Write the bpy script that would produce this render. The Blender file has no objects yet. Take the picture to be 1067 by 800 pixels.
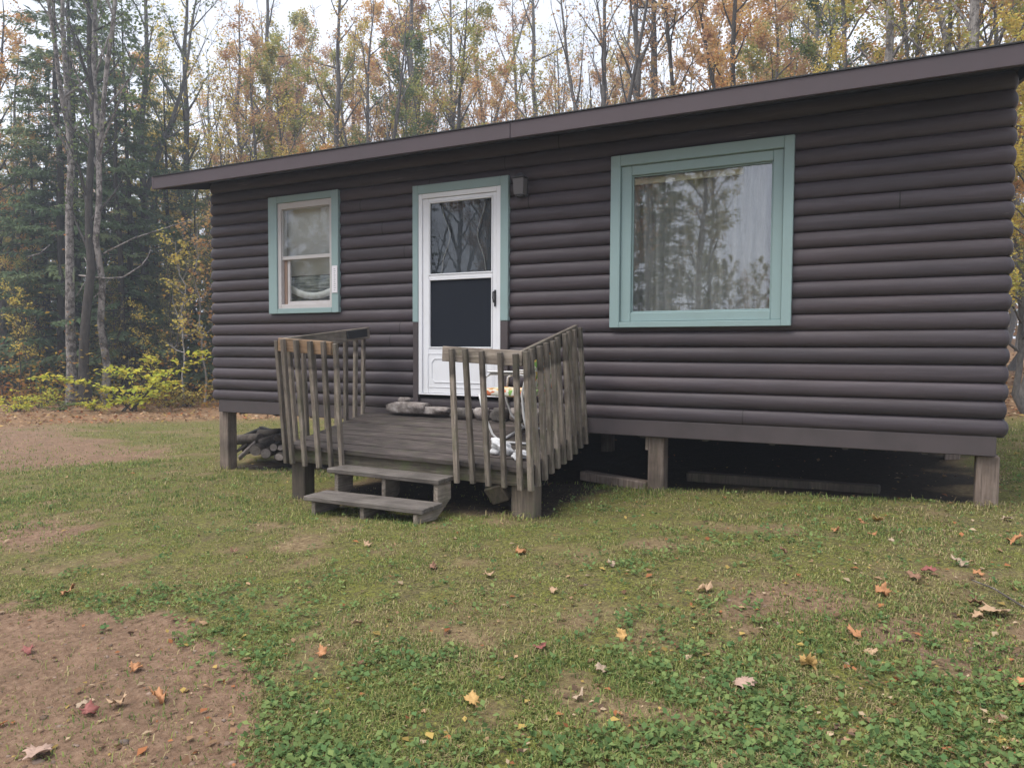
import bpy, math, random
import numpy as np
from mathutils import Vector, Matrix

random.seed(7)
rng = np.random.default_rng(7)
sc = bpy.context.scene
col = sc.collection
R = math.radians

# ------------------------------------------------------------------ camera
CP = np.array([7.396078, -6.378118, 0.757912])
FW = np.array([-0.45203467, 0.89089438, -0.04440564])
RT = np.array([0.8916692, 0.45266299, 0.00471821])
UP = np.array([-0.02430422, 0.03746235, 0.99900244])
FPX = 761.31
cam = bpy.data.cameras.new('camera')
cam.sensor_fit = 'HORIZONTAL'; cam.sensor_width = 36.0
cam.lens = FPX / 1067 * 36.0
cam.clip_start = 0.05; cam.clip_end = 2000
co = bpy.data.objects.new('camera', cam); col.objects.link(co)
m = Matrix.Identity(4)
for i in range(3):
    m[i][0] = RT[i]; m[i][1] = UP[i]; m[i][2] = -FW[i]; m[i][3] = CP[i]
co.matrix_world = m
sc.camera = co


def ray(x, y):
    return FW + RT * (x - 533.5) / FPX + UP * (400 - y) / FPX


# ------------------------------------------------------------------ noise + ground height
def _hash(ix, iy, s):
    h = (ix * 374761393 + iy * 668265263 + s * 974711) & 0xffffffff
    h = ((h ^ (h >> 13)) * 1274126177) & 0xffffffff
    return ((h ^ (h >> 16)) & 0xffff) / 65535.0


def vnoise(x, y, s=0):
    x = np.asarray(x, float); y = np.asarray(y, float)
    ix = np.floor(x).astype(np.int64); iy = np.floor(y).astype(np.int64)
    fx = x - ix; fy = y - iy
    fx = fx * fx * (3 - 2 * fx); fy = fy * fy * (3 - 2 * fy)
    a = _hash(ix, iy, s); b = _hash(ix + 1, iy, s); c = _hash(ix, iy + 1, s); d = _hash(ix + 1, iy + 1, s)
    return (a * (1 - fx) + b * fx) * (1 - fy) + (c * (1 - fx) + d * fx) * fy


def fbm(x, y, s=0, o=4):
    v = 0; a = .5; t = 0
    for k in range(o):
        v = v + a * vnoise(np.asarray(x) * 2 ** k, np.asarray(y) * 2 ** k, s + k * 17); t += a; a *= .5
    return v / t


def sstep(a, b, x):
    t = np.clip((x - a) / (b - a), 0, 1)
    return t * t * (3 - 2 * t)


def gheight(x, y, detail=True):
    x = np.asarray(x, float); y = np.asarray(y, float)
    z = -.71 + .04 * np.clip(x, -4, 10) - .05 * np.clip(-2 - y, 0, 6)
    z = z + .05 * np.clip(y - 7.5, 0, 40)* sstep(-6, 4, x)
    if detail:
        z = z + (fbm(x * .9, y * .9, 3) - .5) * .05 + (fbm(x * 5, y * 5, 9, 3) - .5) * .022
        under = sstep(-.3, .3, x) * sstep(8.5, 7.9, x) * sstep(.0, .4, y) * sstep(6.2, 5.8, y)
        z = z - .03 * under
        dd = dirt(x, y)
        z = z + dd * ((fbm(x * 14, y * 22, 31, 3) - .5) * .03 - .012)
    return z


DL = [(-40, -3.2), (3.12, -4.13), (3.91, -4.06), (4.73, -4.16), (5.28, -4.38), (5.68, -4.62), (6.3, -5.2), (7.0, -7), (7.5, -40)]


def dirt(x, y):
    """bare soil amount: lower-left lot, the worn track beyond it, and small worn patches"""
    x = np.asarray(x, float); y = np.asarray(y, float)
    w = (fbm(x * 1.6, y * 1.6, 41) - .5) * .9 + (fbm(x * 7, y * 7, 43, 3) - .5) * .5
    xs = [p[0] for p in DL[:-1]]; ys = [p[1] for p in DL[:-1]]
    edge = np.interp(x, xs, ys)
    a = sstep(-.26, .10, edge - y + w * .6) * sstep(7.2, 6.2, x)
    # worn track running past the left end of the cabin
    ln = np.abs((y - 1.0) + (x + 6) * .22) * .55 + w * .9
    b = sstep(1.15, .25, ln + np.clip(x + 2.6, 0, 9) * .8) * .7
    c = sstep(.7, .15, np.hypot((x - 1.35) / 1.5, y + 3.0) + w * .5) * .7
    d = sstep(.5, .1, np.hypot((x - 7.7) / 1.3, y + 2.95) + w * .6) * .6
    e = sstep(.5, .1, np.hypot((x - 7.0) / 1.2, y + 2.7) + w * .6) * .5
    return np.clip(np.maximum.reduce([a, b, c, d, e]), 0, 1)


def forest(x, y):
    x = np.asarray(x, float); y = np.asarray(y, float)
    w = (fbm(x * .5, y * .5, 77) - .5) * 3
    a = sstep(-.6, .9, y * .75 - (x + 13.8) * .72 - 3.0 + w * .0 + 0) * 0
    # distance beyond the clearing's edge, measured along the line of the woods on the left
    f1 = sstep(16.8, 18.6, -(x - 7.4) * .75 + (y + 6.4) * .62 + w * .35)
    f2 = sstep(7.0, 9.0, y + w * .4)
    f3 = sstep(9.6, 11.0, x + w * .4)* sstep(1,4,y)
    f4 = sstep(-13., -15., y + w)
    return np.maximum.reduce([f1, f2, f3, f4])


def gz(x, y):
    return float(gheight(np.array([x]), np.array([y]))[0])


def on_ground(px, py):
    d = ray(px, py); z = -.6
    for _ in range(40):
        t = (z - CP[2]) / d[2]; q = CP + d * t
        z = .5 * z + .5 * gz(q[0], q[1])
    return q


def spot(px, d):
    """a place on the ground: bearing of a photo column, metres of depth"""
    q = CP + d * (FW + RT * (px - 533.5) / FPX)
    return float(q[0]), float(q[1]), gz(q[0], q[1])


# ------------------------------------------------------------------ object helpers
WL = {}


def tag(o, label=None, cat=None, group=None, kind=None):
    if label: o['label'] = label
    if cat: o['category'] = cat
    if group: o['group'] = group
    if kind: o['kind'] = kind
    return o


def thing(name, label, cat, loc=(0, 0, 0), group=None, rotz=0):
    o = bpy.data.objects.new(name, None); col.objects.link(o)
    o.location = loc; o.rotation_euler = (0, 0, rotz); o.empty_display_size = .1
    WL[o.name] = Vector(loc)
    return tag(o, label, cat, group)


def link_mesh(name, me, mat, parent=None, origin=None):
    mats = mat if isinstance(mat, (list, tuple)) else [mat]
    for k in mats: me.materials.append(k)
    o = bpy.data.objects.new(name, me); col.objects.link(o)
    pw = WL[parent.name] if parent else Vector((0, 0, 0))
    ow = Vector(origin) if origin is not None else pw
    if parent: o.parent = parent
    o.location = ow - pw
    WL[o.name] = ow
    return o


class MB:
    """collects shapes; build() links them as ONE mesh object"""

    def __init__(s): s.v = []; s.f = []; s.mi = []; s.cur = 0

    def add(s, vs, fs):
        b = len(s.v); s.v += [tuple(map(float, v)) for v in vs]
        s.f += [tuple(b + i for i in f) for f in fs]; s.mi += [s.cur] * len(fs); return s

    def hexa(s, p):
        return s.add(p, [(3, 2, 1, 0), (4, 5, 6, 7), (0, 1, 5, 4), (1, 2, 6, 5), (2, 3, 7, 6), (3, 0, 4, 7)])

    def box(s, x0, x1, y0, y1, z0, z1):
        return s.hexa([(x0, y0, z0), (x1, y0, z0), (x1, y1, z0), (x0, y1, z0), (x0, y0, z1), (x1, y0, z1), (x1, y1, z1), (x0, y1, z1)])

    def beam(s, p0, p1, w, h, up=(0, 0, 1)):
        p0 = Vector(p0); p1 = Vector(p1); d = (p1 - p0).normalized(); up = Vector(up)
        sd = d.cross(up).normalized(); u = sd.cross(d).normalized()
        a = sd * w / 2; b = u * h / 2
        return s.hexa([p0 - a - b, p0 + a - b, p1 + a - b, p1 - a - b, p0 - a + b, p0 + a + b, p1 + a + b, p1 - a + b])

    def tube(s, pts, rad, n=8, cap=True, squash=1.0):
        pts = [Vector(p) for p in pts]; N = len(pts)
        if not hasattr(rad, '__len__'): rad = [rad] * N
        prev = None; rings = []; vs = []
        for i, p in enumerate(pts):
            d = (pts[min(i + 1, N - 1)] - pts[max(i - 1, 0)]).normalized()
            if prev is None:
                prev = d.cross(Vector((0, 0, 1)) if abs(d.z) < .9 else Vector((1, 0, 0))).normalized()
            prev = (prev - d * prev.dot(d)).normalized(); q = d.cross(prev)
            for k in range(n):
                a = 2 * math.pi * k / n
                vs.append(p + (prev * math.cos(a) + q * math.sin(a) * squash) * rad[i])
        fs = [(i * n + k, i * n + (k + 1) % n, (i + 1) * n + (k + 1) % n, (i + 1) * n + k) for i in range(N - 1) for k in range(n)]
        if cap: fs += [tuple(range(n - 1, -1, -1)), tuple((N - 1) * n + k for k in range(n))]
        return s.add(vs, fs)

    def prism(s, poly, off):
        """poly: 3D outline, off: extrusion vector"""
        n = len(poly); o = Vector(off)
        vs = [Vector(p) for p in poly] + [Vector(p) + o for p in poly]
        return s.add(vs, [tuple(range(n - 1, -1, -1)), tuple(range(n, 2 * n))] + [(i, (i + 1) % n, n + (i + 1) % n, n + i) for i in range(n)])

    def ring(s, x0, x1, z0, z1, wl, wr, wb, wt, y0, y1):
        """a picture-frame of four butted boards in the XZ plane"""
        s.box(x0, x0 + wl, y0, y1, z0, z1); s.box(x1 - wr, x1, y0, y1, z0, z1)
        if wt: s.box(x0 + wl, x1 - wr, y0 + .001, y1, z1 - wt, z1)
        if wb: s.box(x0 + wl, x1 - wr, y0 + .001, y1, z0, z0 + wb)
        return s

    def build(s, name, mat, parent=None, origin=None, bevel=0, smooth=False, seg=1):
        me = bpy.data.meshes.new(name)
        pw = WL[parent.name] if parent else Vector((0, 0, 0))
        ow = Vector(origin) if origin is not None else pw
        me.from_pydata([(v[0] - ow.x, v[1] - ow.y, v[2] - ow.z) for v in s.v], [], s.f)
        me.polygons.foreach_set('material_index', s.mi)
        if smooth: me.polygons.foreach_set('use_smooth', [True] * len(s.f))
        me.update()
        # consistent outward normals
        import bmesh
        bm = bmesh.new(); bm.from_mesh(me); bmesh.ops.recalc_face_normals(bm, faces=bm.faces); bm.to_mesh(me); bm.free()
        o = link_mesh(name, me, mat, parent, ow)
        if bevel:
            b = o.modifiers.new('bevel', 'BEVEL'); b.width = bevel; b.segments = seg; b.limit_method = 'ANGLE'; b.harden_normals = False
        return o


def np_mesh(name, V, quads=None, tris=None, attrs=None, smooth=False):
    """V (n,3); faces as integer arrays; attrs name -> per-vertex floats or (n,3) colours"""
    me = bpy.data.meshes.new(name)
    me.vertices.add(len(V)); me.vertices.foreach_set('co', np.asarray(V, np.float32).ravel())
    idx = []; st = []; tot = []; p = 0
    for F in (quads, tris):
        if F is None or len(F) == 0: continue
        k = F.shape[1]; idx.append(F.ravel()); n = len(F)
        st.append(p + np.arange(n) * k); tot.append(np.full(n, k)); p += n * k
    idx = np.concatenate(idx).astype(np.int32); st = np.concatenate(st).astype(np.int32); tot = np.concatenate(tot).astype(np.int32)
    me.loops.add(len(idx)); me.loops.foreach_set('vertex_index', idx)
    me.polygons.add(len(st)); me.polygons.foreach_set('loop_start', st); me.polygons.foreach_set('loop_total', tot)
    if smooth: me.polygons.foreach_set('use_smooth', np.ones(len(st), bool))
    for k, a in (attrs or {}).items():
        a = np.asarray(a, np.float32)
        if a.ndim == 1:
            at = me.attributes.new(k, 'FLOAT', 'POINT'); at.data.foreach_set('value', a)
        else:
            at = me.attributes.new(k, 'FLOAT_COLOR', 'POINT')
            at.data.foreach_set('color', np.concatenate([a, np.ones((len(a), 1), np.float32)], 1).ravel())
    me.update(calc_edges=True); me.validate()
    return me


# ------------------------------------------------------------------ materials
class NT:
    def __init__(s, name):
        s.m = bpy.data.materials.new(name); s.m.use_nodes = True
        s.t = s.m.node_tree; s.n = s.t.nodes; s.n.clear()
        s.out = s.n.new('ShaderNodeOutputMaterial')

    def node(s, ty, **kw):
        n = s.n.new(ty)
        for k, v in kw.items(): setattr(n, k, v)
        return n

    def link(s, a, b): s.t.links.new(a, b)

    def set(s, sock, v):
        if hasattr(v, 'is_output') or isinstance(v, bpy.types.NodeSocket): s.link(v, sock)
        else: sock.default_value = v

    def coord(s, kind='Object', scale=(1, 1, 1), loc=(0, 0, 0)):
        tc = s.node('ShaderNodeTexCoord'); mp = s.node('ShaderNodeMapping')
        mp.inputs['Scale'].default_value = scale; mp.inputs['Location'].default_value = loc
        s.link(tc.outputs[kind], mp.inputs['Vector']); return mp.outputs['Vector']

    def objshift(s, vec, amt=37.0):
        oi = s.node('ShaderNodeObjectInfo'); mu = s.node('ShaderNodeMath', operation='MULTIPLY')
        s.link(oi.outputs['Random'], mu.inputs[0]); mu.inputs[1].default_value = amt
        ad = s.node('ShaderNodeVectorMath', operation='ADD'); s.link(vec, ad.inputs[0]); s.link(mu.outputs[0], ad.inputs[1])
        return ad.outputs[0]

    def rand(s): return s.node('ShaderNodeObjectInfo').outputs['Random']

    def noise(s, vec, scale=5, detail=4, rough=.55, dist=0):
        n = s.node('ShaderNodeTexNoise'); n.inputs['Scale'].default_value = scale
        n.inputs['Detail'].default_value = detail; n.inputs['Roughness'].default_value = rough; n.inputs['Distortion'].default_value = dist
        if vec is not None: s.link(vec, n.inputs['Vector'])
        return n.outputs['Fac']

    def ramp(s, fac, stops, interp='LINEAR'):
        r = s.node('ShaderNodeValToRGB'); r.color_ramp.interpolation = interp
        e = r.color_ramp.elements
        while len(e) < len(stops): e.new(.5)
        for k, (p, c) in zip(e, stops):
            k.position = p; k.color = (*c, 1) if len(c) == 3 else c
        s.link(fac, r.inputs['Fac']); return r.outputs['Color']

    def mix(s, fac, a, b, mode='MIX'):
        x = s.node('ShaderNodeMix', data_type='RGBA', blend_type=mode)
        s.set(x.inputs[0], fac)
        for sk, v in ((x.inputs[6], a), (x.inputs[7], b)):
            if isinstance(v, (tuple, list)): sk.default_value = (*v, 1) if len(v) == 3 else v
            else: s.link(v, sk)
        return x.outputs[2]

    def math(s, op, a, b=0., clamp=False):
        x = s.node('ShaderNodeMath', operation=op, use_clamp=clamp); s.set(x.inputs[0], a); s.set(x.inputs[1], b); return x.outputs[0]

    def attr(s, name, sock='Fac'):
        a = s.node('ShaderNodeAttribute', attribute_name=name); return a.outputs[sock]

    def bump(s, h, strength=.3, dist=.01):
        b = s.node('ShaderNodeBump'); b.inputs['Strength'].default_value = strength; b.inputs['Distance'].default_value = dist
        s.link(h, b.inputs['Height']); return b.outputs['Normal']

    def principled(s, colour, rough=.7, normal=None, spec=.5, metal=0):
        p = s.node('ShaderNodeBsdfPrincipled')
        if isinstance(colour, (tuple, list)): p.inputs['Base Color'].default_value = (*colour, 1)
        else: s.link(colour, p.inputs['Base Color'])
        s.set(p.inputs['Roughness'], rough); p.inputs['Specular IOR Level'].default_value = spec; p.inputs['Metallic'].default_value = metal
        if normal is not None: s.link(normal, p.inputs['Normal'])
        s.link(p.outputs[0], s.out.inputs['Surface']); return s.m


def stretch(axis, along, across):
    return {'X': (along, across, across), 'Y': (across, along, across), 'Z': (across, across, along)}[axis]


def mat_wood(name, axis, stops, moss=0.0, rough=.8, knots=True, dark=(.03, .026, .022)):
    k = NT(name); v = k.objshift(k.coord('Object', stretch(axis, 1.0, 14)))
    g = k.noise(v, 3.0, 6, .65, .6)
    c = k.ramp(g, stops)
    v2 = k.objshift(k.coord('Object'))
    big = k.noise(v2, 4.0, 4, .6)
    c = k.mix(k.ramp(big, [(.42, (0, 0, 0)), (.7, (.55, .55, .55))]), c, dark)
    vc = k.objshift(k.coord('Object', stretch(axis, 1.6, 60)))
    cr = k.noise(vc, 2.0, 3, .6)
    crk = k.ramp(cr, [(.60, (0, 0, 0)), (.68, (1, 1, 1))])
    c = k.mix(k.math('MULTIPLY', crk, .55), c, dark)
    if moss:
        mn = k.noise(k.objshift(k.coord('Object'), 11), 7, 5, .7)
        c = k.mix(k.ramp(mn, [(.5, (0, 0, 0)), (.68, (moss, moss, moss))]), c, (.085, .095, .045))
    hue = k.math('MULTIPLY_ADD', k.rand(), .75); k.n[-1].inputs[2].default_value = .68
    if name == 'weathered_wood_upright':
        sp = k.node('ShaderNodeSeparateXYZ'); k.link(k.node('ShaderNodeTexCoord').outputs['Object'], sp.inputs[0])
        zz = k.math('ADD', sp.outputs[2], k.math('MULTIPLY', k.noise(v2, 9, 3, .6), .10))
        st = k.ramp(zz, [(.885, (0, 0, 0)), (.925, (.8, .8, .8)), (.985, (.5, .5, .5))])
        c = k.mix(k.math('MULTIPLY', st, k.math('GREATER_THAN', k.rand(), .35)), c, dark)
    hs = k.node('ShaderNodeHueSaturation'); k.link(c, hs.inputs['Color']); k.link(hue, hs.inputs['Value'])
    h = k.math('SUBTRACT', g, k.math('MULTIPLY', crk, .6))
    return k.principled(hs.outputs[0], rough, k.bump(h, .45, .006), .3)


def mat_paint(name, colour, rough=.5, dirt_c=(.2, .2, .18), amt=.25, scale=3.0):
    k = NT(name); v = k.objshift(k.coord('Object'))
    n = k.noise(v, scale, 5, .65)
    c = k.mix(k.ramp(n, [(.45, (0, 0, 0)), (.8, (amt, amt, amt))]), colour, dirt_c)
    n2 = k.noise(v, 60, 3, .6)
    return k.principled(c, rough, k.bump(n2, .08, .002), .4)


def mat_logs():
    k = NT('dark_brown_stain')
    v = k.coord('Object', (.55, 6, 6)); g = k.noise(v, 3, 6, .65, .4)
    c = k.ramp(g, [(.3, (.039, .031, .036)), (.55, (.053, .042, .049)), (.75, (.070, .056, .064))])
    big = k.noise(k.coord('Object', (.5, .5, 1.8)), 1.3, 3, .5)
    c = k.mix(k.ramp(big, [(.45, (0, 0, 0)), (.75, (.5, .5, .5))]), c, (.068, .048, .049))
    # worn grain scratches where the stain has gone
    sc_ = k.noise(k.coord('Object', (1.6, 30, 40)), 1.7, 4, .7)
    pat = k.noise(k.coord('Object', (.8, 2, 3)), 1.1, 3, .6)
    wear = k.math('MULTIPLY', k.ramp(sc_, [(.63, (0, 0, 0)), (.70, (1, 1, 1))]), k.ramp(pat, [(.48, (0, 0, 0)), (.64, (1, 1, 1))]))
    c = k.mix(k.math('MULTIPLY', wear, .55), c, (.2, .17, .155))
    # damp and dirt on the lowest courses beside the porch
    sp = k.node('ShaderNodeSeparateXYZ'); k.link(k.node('ShaderNodeTexCoord').outputs['Object'], sp.inputs[0])
    low = k.math('SUBTRACT', .75, sp.outputs[2]); low = k.math('MULTIPLY', low, 1.3, True)
    side = k.math('SUBTRACT', 1.0, k.math('MULTIPLY', k.math('ABSOLUTE', k.math('SUBTRACT', sp.outputs[0], 3.5)), .55), True)
    dm = k.math('MULTIPLY', low, side)
    dm = k.math('MULTIPLY', dm, k.ramp(k.noise(k.coord('Object', (1, 3, 3)), 3, 4, .6), [(.35, (.2, .2, .2)), (.6, (1, 1, 1))]))
    c = k.mix(k.math('MULTIPLY', dm, .75, True), c, (.016, .017, .018))
    rw = k.math('FLOOR', k.math('DIVIDE', k.math('SUBTRACT', sp.outputs[2], .142), .1325))
    wn = k.node('ShaderNodeTexWhiteNoise', noise_dimensions='1D'); k.link(rw, wn.inputs['W'])
    hv = k.node('ShaderNodeHueSaturation'); k.link(c, hv.inputs['Color']); k.set(hv.inputs['Value'], k.math('MULTIPLY_ADD', wn.outputs['Value'], .34)); k.n[-1].inputs[2].default_value = .83
    c = hv.outputs[0]
    # butt joints: one plumb seam in most courses
    wj = k.node('ShaderNodeTexWhiteNoise', noise_dimensions='1D'); k.link(k.math('ADD', rw, 31.5), wj.inputs['W'])
    dj = k.math('ABSOLUTE', k.math('SUBTRACT', sp.outputs[0], k.math('MULTIPLY', wj.outputs['Value'], 9.5)))
    c = k.mix(k.math('MULTIPLY', k.math('LESS_THAN', dj, .005), .8), c, (.008, .007, .007))
    rg = k.ramp(g, [(.3, (.62, .62, .62)), (.8, (.48, .48, .48))])
    return k.principled(c, rg, k.bump(k.math('ADD', g, k.math('MULTIPLY', sc_, .4)), .25, .006), .35)


def mat_glass(name, f0=.12, tint=(.95, .97, .97), rough=0.0, wave=0.0, mult=1.3):
    k = NT(name)
    fr = k.node('ShaderNodeFresnel'); fr.inputs['IOR'].default_value = 1.5
    f = k.math('MULTIPLY_ADD', fr.outputs[0], mult); k.n[-1].inputs[2].default_value = f0 - .05
    f = k.math('MULTIPLY', f, k.math('SUBTRACT', 1.0, k.node('ShaderNodeNewGeometry').outputs['Backfacing']), True)
    tr = k.node('ShaderNodeBsdfTransparent'); tr.inputs[0].default_value = (*tint, 1)
    gl = k.node('ShaderNodeBsdfGlossy'); gl.inputs['Roughness'].default_value = rough
    gl.inputs['Color'].default_value = (.95, .97, 1, 1)
    if wave:
        nn = k.noise(k.coord('Object'), 5, 2, .5)
        k.link(k.bump(nn, wave, .02), gl.inputs['Normal'])
    mx = k.node('ShaderNodeMixShader'); k.link(f, mx.inputs[0]); k.link(tr.outputs[0], mx.inputs[1]); k.link(gl.outputs[0], mx.inputs[2])
    k.link(mx.outputs[0], k.out.inputs['Surface']); return k.m


def mat_leaf(name, stops, trans=.45, rough=.6):
    k = NT(name)
    c = k.ramp(k.attr('tint'), stops)
    d = k.node('ShaderNodeBsdfDiffuse'); t = k.node('ShaderNodeBsdfTranslucent')
    k.link(c, d.inputs[0]); k.link(c, t.inputs[0])
    mx = k.node('ShaderNodeMixShader'); mx.inputs[0].default_value = trans
    k.link(d.outputs[0], mx.inputs[1]); k.link(t.outputs[0], mx.inputs[2])
    k.link(mx.outputs[0], k.out.inputs['Surface']); return k.m


def mat_vcol(name, trans=.35):
    k = NT(name); c = k.attr('tone', 'Color')
    d = k.node('ShaderNodeBsdfDiffuse'); t = k.node('ShaderNodeBsdfTranslucent')
    k.link(c, d.inputs[0]); k.link(c, t.inputs[0])
    mx = k.node('ShaderNodeMixShader'); mx.inputs[0].default_value = trans
    k.link(d.outputs[0], mx.inputs[1]); k.link(t.outputs[0], mx.inputs[2])
    k.link(mx.outputs[0], k.out.inputs['Surface']); return k.m


def mat_bark(name, a, b, c3=None, patch=None, vs=3.0):
    k = NT(name); v = k.objshift(k.coord('Object', (9, 9, vs)))
    n = k.noise(v, 1.6, 6, .7, .4)
    stops = [(.32, a), (.62, b)] + ([(.8, c3)] if c3 else [])
    c = k.ramp(n, stops)
    if patch:
        p = k.noise(k.objshift(k.coord('Object', (5, 5, 4)), 13), 1.8, 5, .7)
        c = k.mix(k.ramp(p, [(.47, (0, 0, 0)), (.56, (1, 1, 1))]), c, patch)
    return k.principled(c, .9, k.bump(n, .6, .02), .2)


GREY = [(.25, (.095, .075, .06)), (.5, (.195, .162, .132)), (.72, (.32, .275, .232))]
DECKC = [(.3, (.024, .019, .017)), (.5, (.066, .052, .048)), (.7, (.16, .132, .12))]
M = {}
M['log'] = mat_logs()
M['stain'] = mat_paint('dark_brown_trim_paint', (.070, .056, .058), .6, (.03, .026, .026), .6)
M['fascia'] = mat_paint('brown_fascia_paint', (.066, .048, .055), .6, (.05, .04, .045), .6, 1.5)
M['soffit'] = mat_paint('dark_soffit_paint', (.05, .045, .05), .7, (.03, .03, .03), .4)
M['teal'] = mat_paint('seafoam_paint', (.25, .345, .345), .45, (.22, .28, .26), .35)
M['white'] = mat_paint('white_door_enamel', (.74, .75, .78), .4, (.5, .48, .45), .25)
M['vinyl'] = mat_paint('almond_sash_paint', (.50, .475, .47), .45, (.3, .26, .23), .35)
M['wood_z'] = mat_wood('weathered_wood_upright', 'Z', GREY, .45)
M['wood_x'] = mat_wood('weathered_wood_lengthwise', 'X', GREY, .35)
M['wood_y'] = mat_wood('weathered_wood_crosswise', 'Y', GREY, .35)
M['tan_x'] = mat_wood('tan_weathered_wood', 'X', [(.25, (.17, .105, .06)), (.5, (.3, .19, .11)), (.75, (.36, .26, .17))], .1)
M['deck'] = mat_wood('worn_decking', 'X', DECKC, .25)
M['tread'] = mat_wood('worn_tread', 'X', [(.25, (.075, .063, .055)), (.5, (.155, .134, .12)), (.75, (.27, .24, .215))], .15)
M['rim'] = mat_wood('mossy_rim_board', 'X', [(.25, (.04, .034, .025)), (.5, (.085, .072, .053)), (.75, (.16, .138, .105))], .9)
M['post'] = mat_wood('weathered_post', 'Z', [(.25, (.12, .088, .07)), (.5, (.22, .168, .138)), (.75, (.32, .265, .228))], .2)
M['post_dark'] = mat_wood('dark_porch_post', 'Z', [(.25, (.045, .036, .028)), (.5, (.10, .08, .062)), (.75, (.16, .13, .1))], .5)
M['glass'] = mat_glass('picture_glass', .18, wave=.006, rough=.012)
M['glass2'] = mat_glass('small_glass', .075, wave=.01, mult=.9)
M['screen'] = NT('dark_screen').principled((.012, .015, .022), .7, None, .15)
M['black'] = NT('black_plastic').principled((.012, .012, .013), .4, None, .5)
M['interior'] = NT('dim_interior').principled((.12, .11, .10), .9, None, .2)
M['metal_white'] = NT('white_enamel_tube').principled((.50, .50, .50), .35, None, .5)
M['lantern'] = mat_paint('lantern_metal', (.05, .05, .055), .5, (.1, .08, .07), .4)
M['lantern_glass'] = NT('frosted_lantern_glass').principled((.13, .12, .125), .3, None, .5)
k = NT('curtain_sheer'); cv = k.noise(k.coord('Object', (10, 1, 1.2)), 2.4, 5, .6, .8)
M['curtain'] = k.principled(k.ramp(cv, [(.35, (.22, .21, .195)), (.6, (.30, .285, .27)), (.75, (.38, .365, .34))]), .9, None, .1)
M['valance'] = NT('cream_valance').principled((.62, .56, .42), .9, None, .1)
M['blind'] = NT('grey_roller_blind').principled((.58, .57, .565), .9, None, .1)
k = NT('dark_striped_fabric'); cv = k.noise(k.coord('Object', (2, 1, 26)), 2, 3, .6)
M['drape'] = k.principled(k.ramp(cv, [(.4, (.10, .11, .105)), (.6, (.30, .31, .29))]), .9, None, .1)
M['lace'] = NT('pale_lace').principled((.72, .71, .68), .9, None, .1)
k = NT('floral_cushion'); v = k.coord('Object')
vo = k.node('ShaderNodeTexVoronoi'); vo.inputs['Scale'].default_value = 26; k.link(v, vo.inputs['Vector'])
sp = k.node('ShaderNodeSeparateColor'); k.link(vo.outputs['Color'], sp.inputs[0])
M['floral'] = k.principled(k.ramp(sp.outputs[0], [(.0, (.66, .64, .56)), (.28, (.62, .22, .07)), (.42, (.66, .46, .12)), (.56, (.64, .63, .48)), (.70, (.2, .38, .10)), (.90, (.58, .17, .08))], 'CONSTANT'), .8, None, .2)
M['rag'] = NT('white_plastic_bag').principled((.62, .62, .63), .55, None, .4)
M['bark_grey'] = mat_bark('grey_bark', (.055, .05, .048), (.13, .12, .112), (.21, .2, .19))
M['bark_dark'] = mat_bark('dark_bark', (.028, .024, .021), (.07, .06, .052), (.11, .1, .088))
M['bark_pale'] = mat_bark('pale_flaking_bark', (.13, .115, .10), (.34, .31, .29), (.50, .47, .45), patch=(.085, .072, .064), vs=2.2)
M['bark_birch'] = mat_bark('pale_birch_bark', (.17, .16, .15), (.34, .32, .29), (.48, .46, .42))
M['lichen'] = NT('green_lichen').principled((.34, .37, .24), .9, None, .1)
L = {}
L['orange'] = mat_leaf('orange_leaves', [(0, (.46, .22, .09)), (.35, (.60, .33, .13)), (.7, (.62, .43, .17)), (1, (.52, .45, .18))])
L['rust'] = mat_leaf('rust_leaves', [(0, (.38, .20, .12)), (.4, (.52, .31, .17)), (.75, (.56, .40, .20)), (1, (.46, .40, .18))])
L['yellow'] = mat_leaf('yellow_leaves', [(0, (.46, .32, .08)), (.5, (.60, .47, .11)), (1, (.44, .45, .13))])
L['ochre'] = mat_leaf('ochre_green_leaves', [(0, (.19, .23, .08)), (.4, (.31, .32, .10)), (.7, (.46, .39, .12)), (1, (.52, .32, .10))])
L['green'] = mat_leaf('fading_green_leaves', [(0, (.08, .13, .05)), (.5, (.15, .2, .07)), (1, (.28, .28, .09))])
L['lime'] = mat_leaf('lime_leaves', [(0, (.34, .42, .06)), (.5, (.54, .55, .08)), (1, (.64, .52, .08))])
L['needle'] = mat_leaf('dark_needles', [(0, (.10, .16, .085)), (.5, (.16, .225, .12)), (1, (.25, .285, .14))], .45)
L['litter'] = mat_vcol('leaf_litter', .25)
L['grass'] = mat_vcol('grass_blades', .4)

# ------------------------------------------------------------------ world + sun
w = bpy.data.worlds.new('World'); sc.world = w; w.use_nodes = True
nt = w.node_tree; nt.nodes.clear()
out = nt.nodes.new('ShaderNodeOutputWorld'); bg = nt.nodes.new('ShaderNodeBackground')
sky = nt.nodes.new('ShaderNodeTexSky'); sky.sky_type = 'NISHITA'; sky.sun_disc = False
SUN_EL, SUN_AZ = 62.0, -140.0
sky.sun_elevation = R(SUN_EL); sky.sun_rotation = R(SUN_AZ); sky.air_density = 1.0; sky.dust_density = 4.0; sky.ozone_density = 1.0
hs = nt.nodes.new('ShaderNodeHueSaturation'); hs.inputs['Saturation'].default_value = .30; hs.inputs['Value'].default_value = 1.0
nt.links.new(sky.outputs[0], hs.inputs['Color'])
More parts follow.
